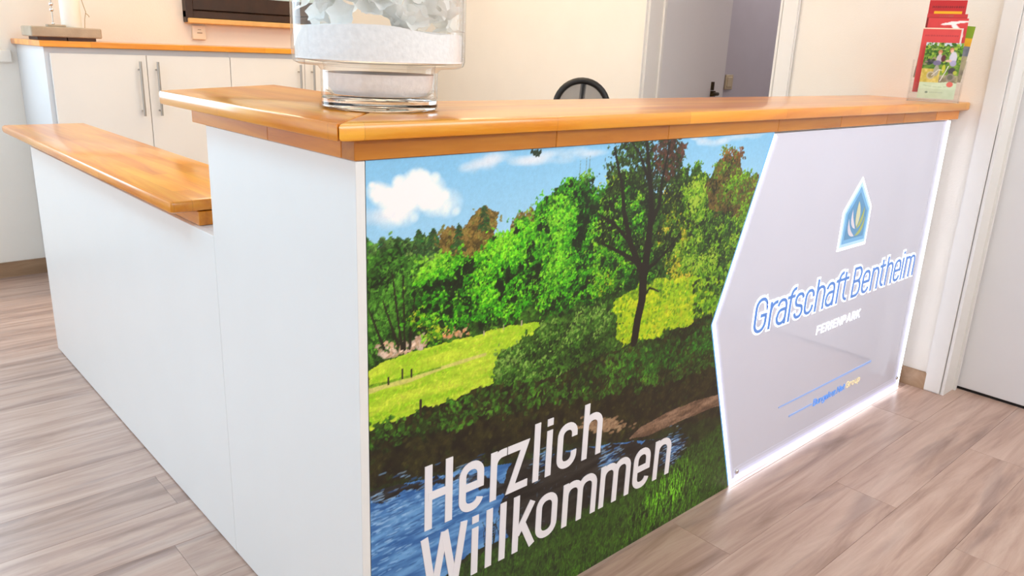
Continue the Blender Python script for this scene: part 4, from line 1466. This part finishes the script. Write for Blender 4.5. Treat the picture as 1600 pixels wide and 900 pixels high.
box('board', 0.212, 1.93, -.014, YB - SY0 - .002, 0.0008, 0.026, M['beech_x'], cw, 0.002)

# slab with candle and ornament
zt = SZ + .026
sl = thing('decor_slab', 'pale grey stone slab on dark feet, standing on the cabinet worktop', 'slab', (0.43, 3.27, zt + .001))
xl, xr = float(on(47, 50, 1, 3.2)[0]), float(on(157, 50, 1, 3.2)[0])
zl0, zl1 = float(on(100, 57, 1, 3.2)[2]), float(on(100, 41, 1, 3.2)[2])
box('slab_block', xl - .43, xr - .43, -.09, .11, .014, .060, M['slab_grey'], sl, 0.004)
for sx in (xl - .43 + .025, (xl + xr) / 2 - .43 + .002):
    box('foot', sx, sx + (xr - xl) / 2 - .028, -.080, .095, 0, .0142, M['feet_brown'], sl)
zs = zt + .001 + .0605
cx_ = float(on(111, 30, 1, 3.26)[0])
cd = thing('pillar_candle', 'white pillar candle standing on the grey slab', 'candle', (cx_, 3.26, zs))
lathe('wax', [(0, 0), (.043, 0), (.044, .003), (.044, .195), (.041, .20), (.02, .196), (0, .196)], M['candle_wax'], cd, 36)
tube('wick', [(0, 0, .195), (0.002, 0, .212)], .0015, M['black_metal'], cd, 6)
ox = float(on(82, 30, 1, 3.22)[0])
orn = thing('beaded_ornament', 'thin silver stem ornament with glass beads left of the candle', 'ornament', (ox, 3.215, zs))
box('plinth', -.028, .048, -.02, .03, 0, .010, M['slab_grey'], orn, 0.002)
tube('stem', [(0, 0, .010), (0.001, 0, .17)], .0022, M['steel'], orn, 8)
for zz, rr in ((.014, .007), (.075, .0095), (.100, .010), (.125, .0095), (.150, .008)):
    lathe('bead', [(0, zz - rr)] + [(rr * math.cos(math.radians(a)), zz + rr * math.sin(math.radians(a))) for a in range(-60, 61, 20)] + [(0, zz + rr)], M['chrome'], orn, 16)
tg = thing('dried_twig', 'thin pale dried twig right of the white candle', 'twig', (float(on(131, 30, 1, 3.30)[0]), 3.30, zs))
tube('stalk', [(0, 0, 0), (.004, 0, .04), (.012, 0, .075), (.004, .004, .11), (-.008, 0, .16)], .0016, M['twig'], tg, 6)
tube('side_shoot', [(.010, 0, .07), (.022, 0, .06), (.026, .003, .052)], .0016, M['twig'], tg, 6)

# ------------------------------------------------------------------ office chair behind the counter
q = on(911, 121, 0, 2.02)
chair = thing('office_chair', 'black office chair with a round-topped mesh back behind the counter', 'chair', (float(q[0]), float(q[1]), 0), math.atan2(q[1] - CAM[1], q[0] - CAM[0]) - math.pi / 2)
ZTOP = float(q[2])
RB_ = 0.118
pts = []
for k in range(19):
    a = math.radians(k * 10)
    pts.append((RB_ * math.cos(a), 0, ZTOP - .014 - RB_ + RB_ * math.sin(a)))
low = [(-.150, 0.005, ZTOP - .26), (-.185, .02, ZTOP - .40), (-.19, .03, ZTOP - .50), (-.15, .035, ZTOP - .56), (0, .04, ZTOP - .58), (.15, .035, ZTOP - .56), (.19, .03, ZTOP - .50), (.185, .02, ZTOP - .40), (.150, .005, ZTOP - .26)]
ring = pts + low
tube('back_frame', ring, .0145, M['black_plastic'], chair, 10, True)
bm = bmesh.new()
vs = [bm.verts.new((x * .97, y_ + .004, z)) for x, y_, z in ring]
bm.faces.new(vs)
vb = [bm.verts.new((x * .97, y_ - .002, z)) for x, y_, z in ring]
bm.faces.new(vb[::-1])
link('back_mesh', bm_mesh('back_mesh', bm), M['mesh_fabric'], chair)
tube('back_spine', [(.006, .008, ZTOP - .012), (-.004, .012, ZTOP - .15), (-.004, .03, ZTOP - .35), (0, .05, ZTOP - .56), (0, .03, .47), (0, -.12, .45)], [.013, .014, .017, .02, .02, .02], M['black_plastic'], chair, 10)
bm = bmesh.new()
add_box(bm, -.23, .23, -.47, -.01, .46, .53)
bmesh.ops.bevel(bm, geom=bm.edges[:], offset=.03, segments=3, affect='EDGES')
link('seat', bm_mesh('seat', bm, True), M['black_fabric'], chair)
lathe('gas_column', [(0, .10), (.028, .10), (.028, .30), (.018, .30), (.018, .46), (0, .46)], M['black_metal'], chair, 16, (0, -.24))
for k in range(5):
    a = 2 * math.pi * k / 5 + .3
    ex, ey = .28 * math.cos(a), -.24 + .28 * math.sin(a)
    lg = tube('leg', [(0, -.24, .13), (ex, ey, .075)], [.026, .016], M['black_plastic'], chair, 8)
    w_ = lathe('caster', [(0, -.02), (.02, -.02), (.028, -.014), (.028, .014), (.02, .02), (0, .02)], M['black_plastic'], lg, 16)
    w_.rotation_euler = (math.pi / 2, 0, a)
    w_.location = (ex, ey, .0285)
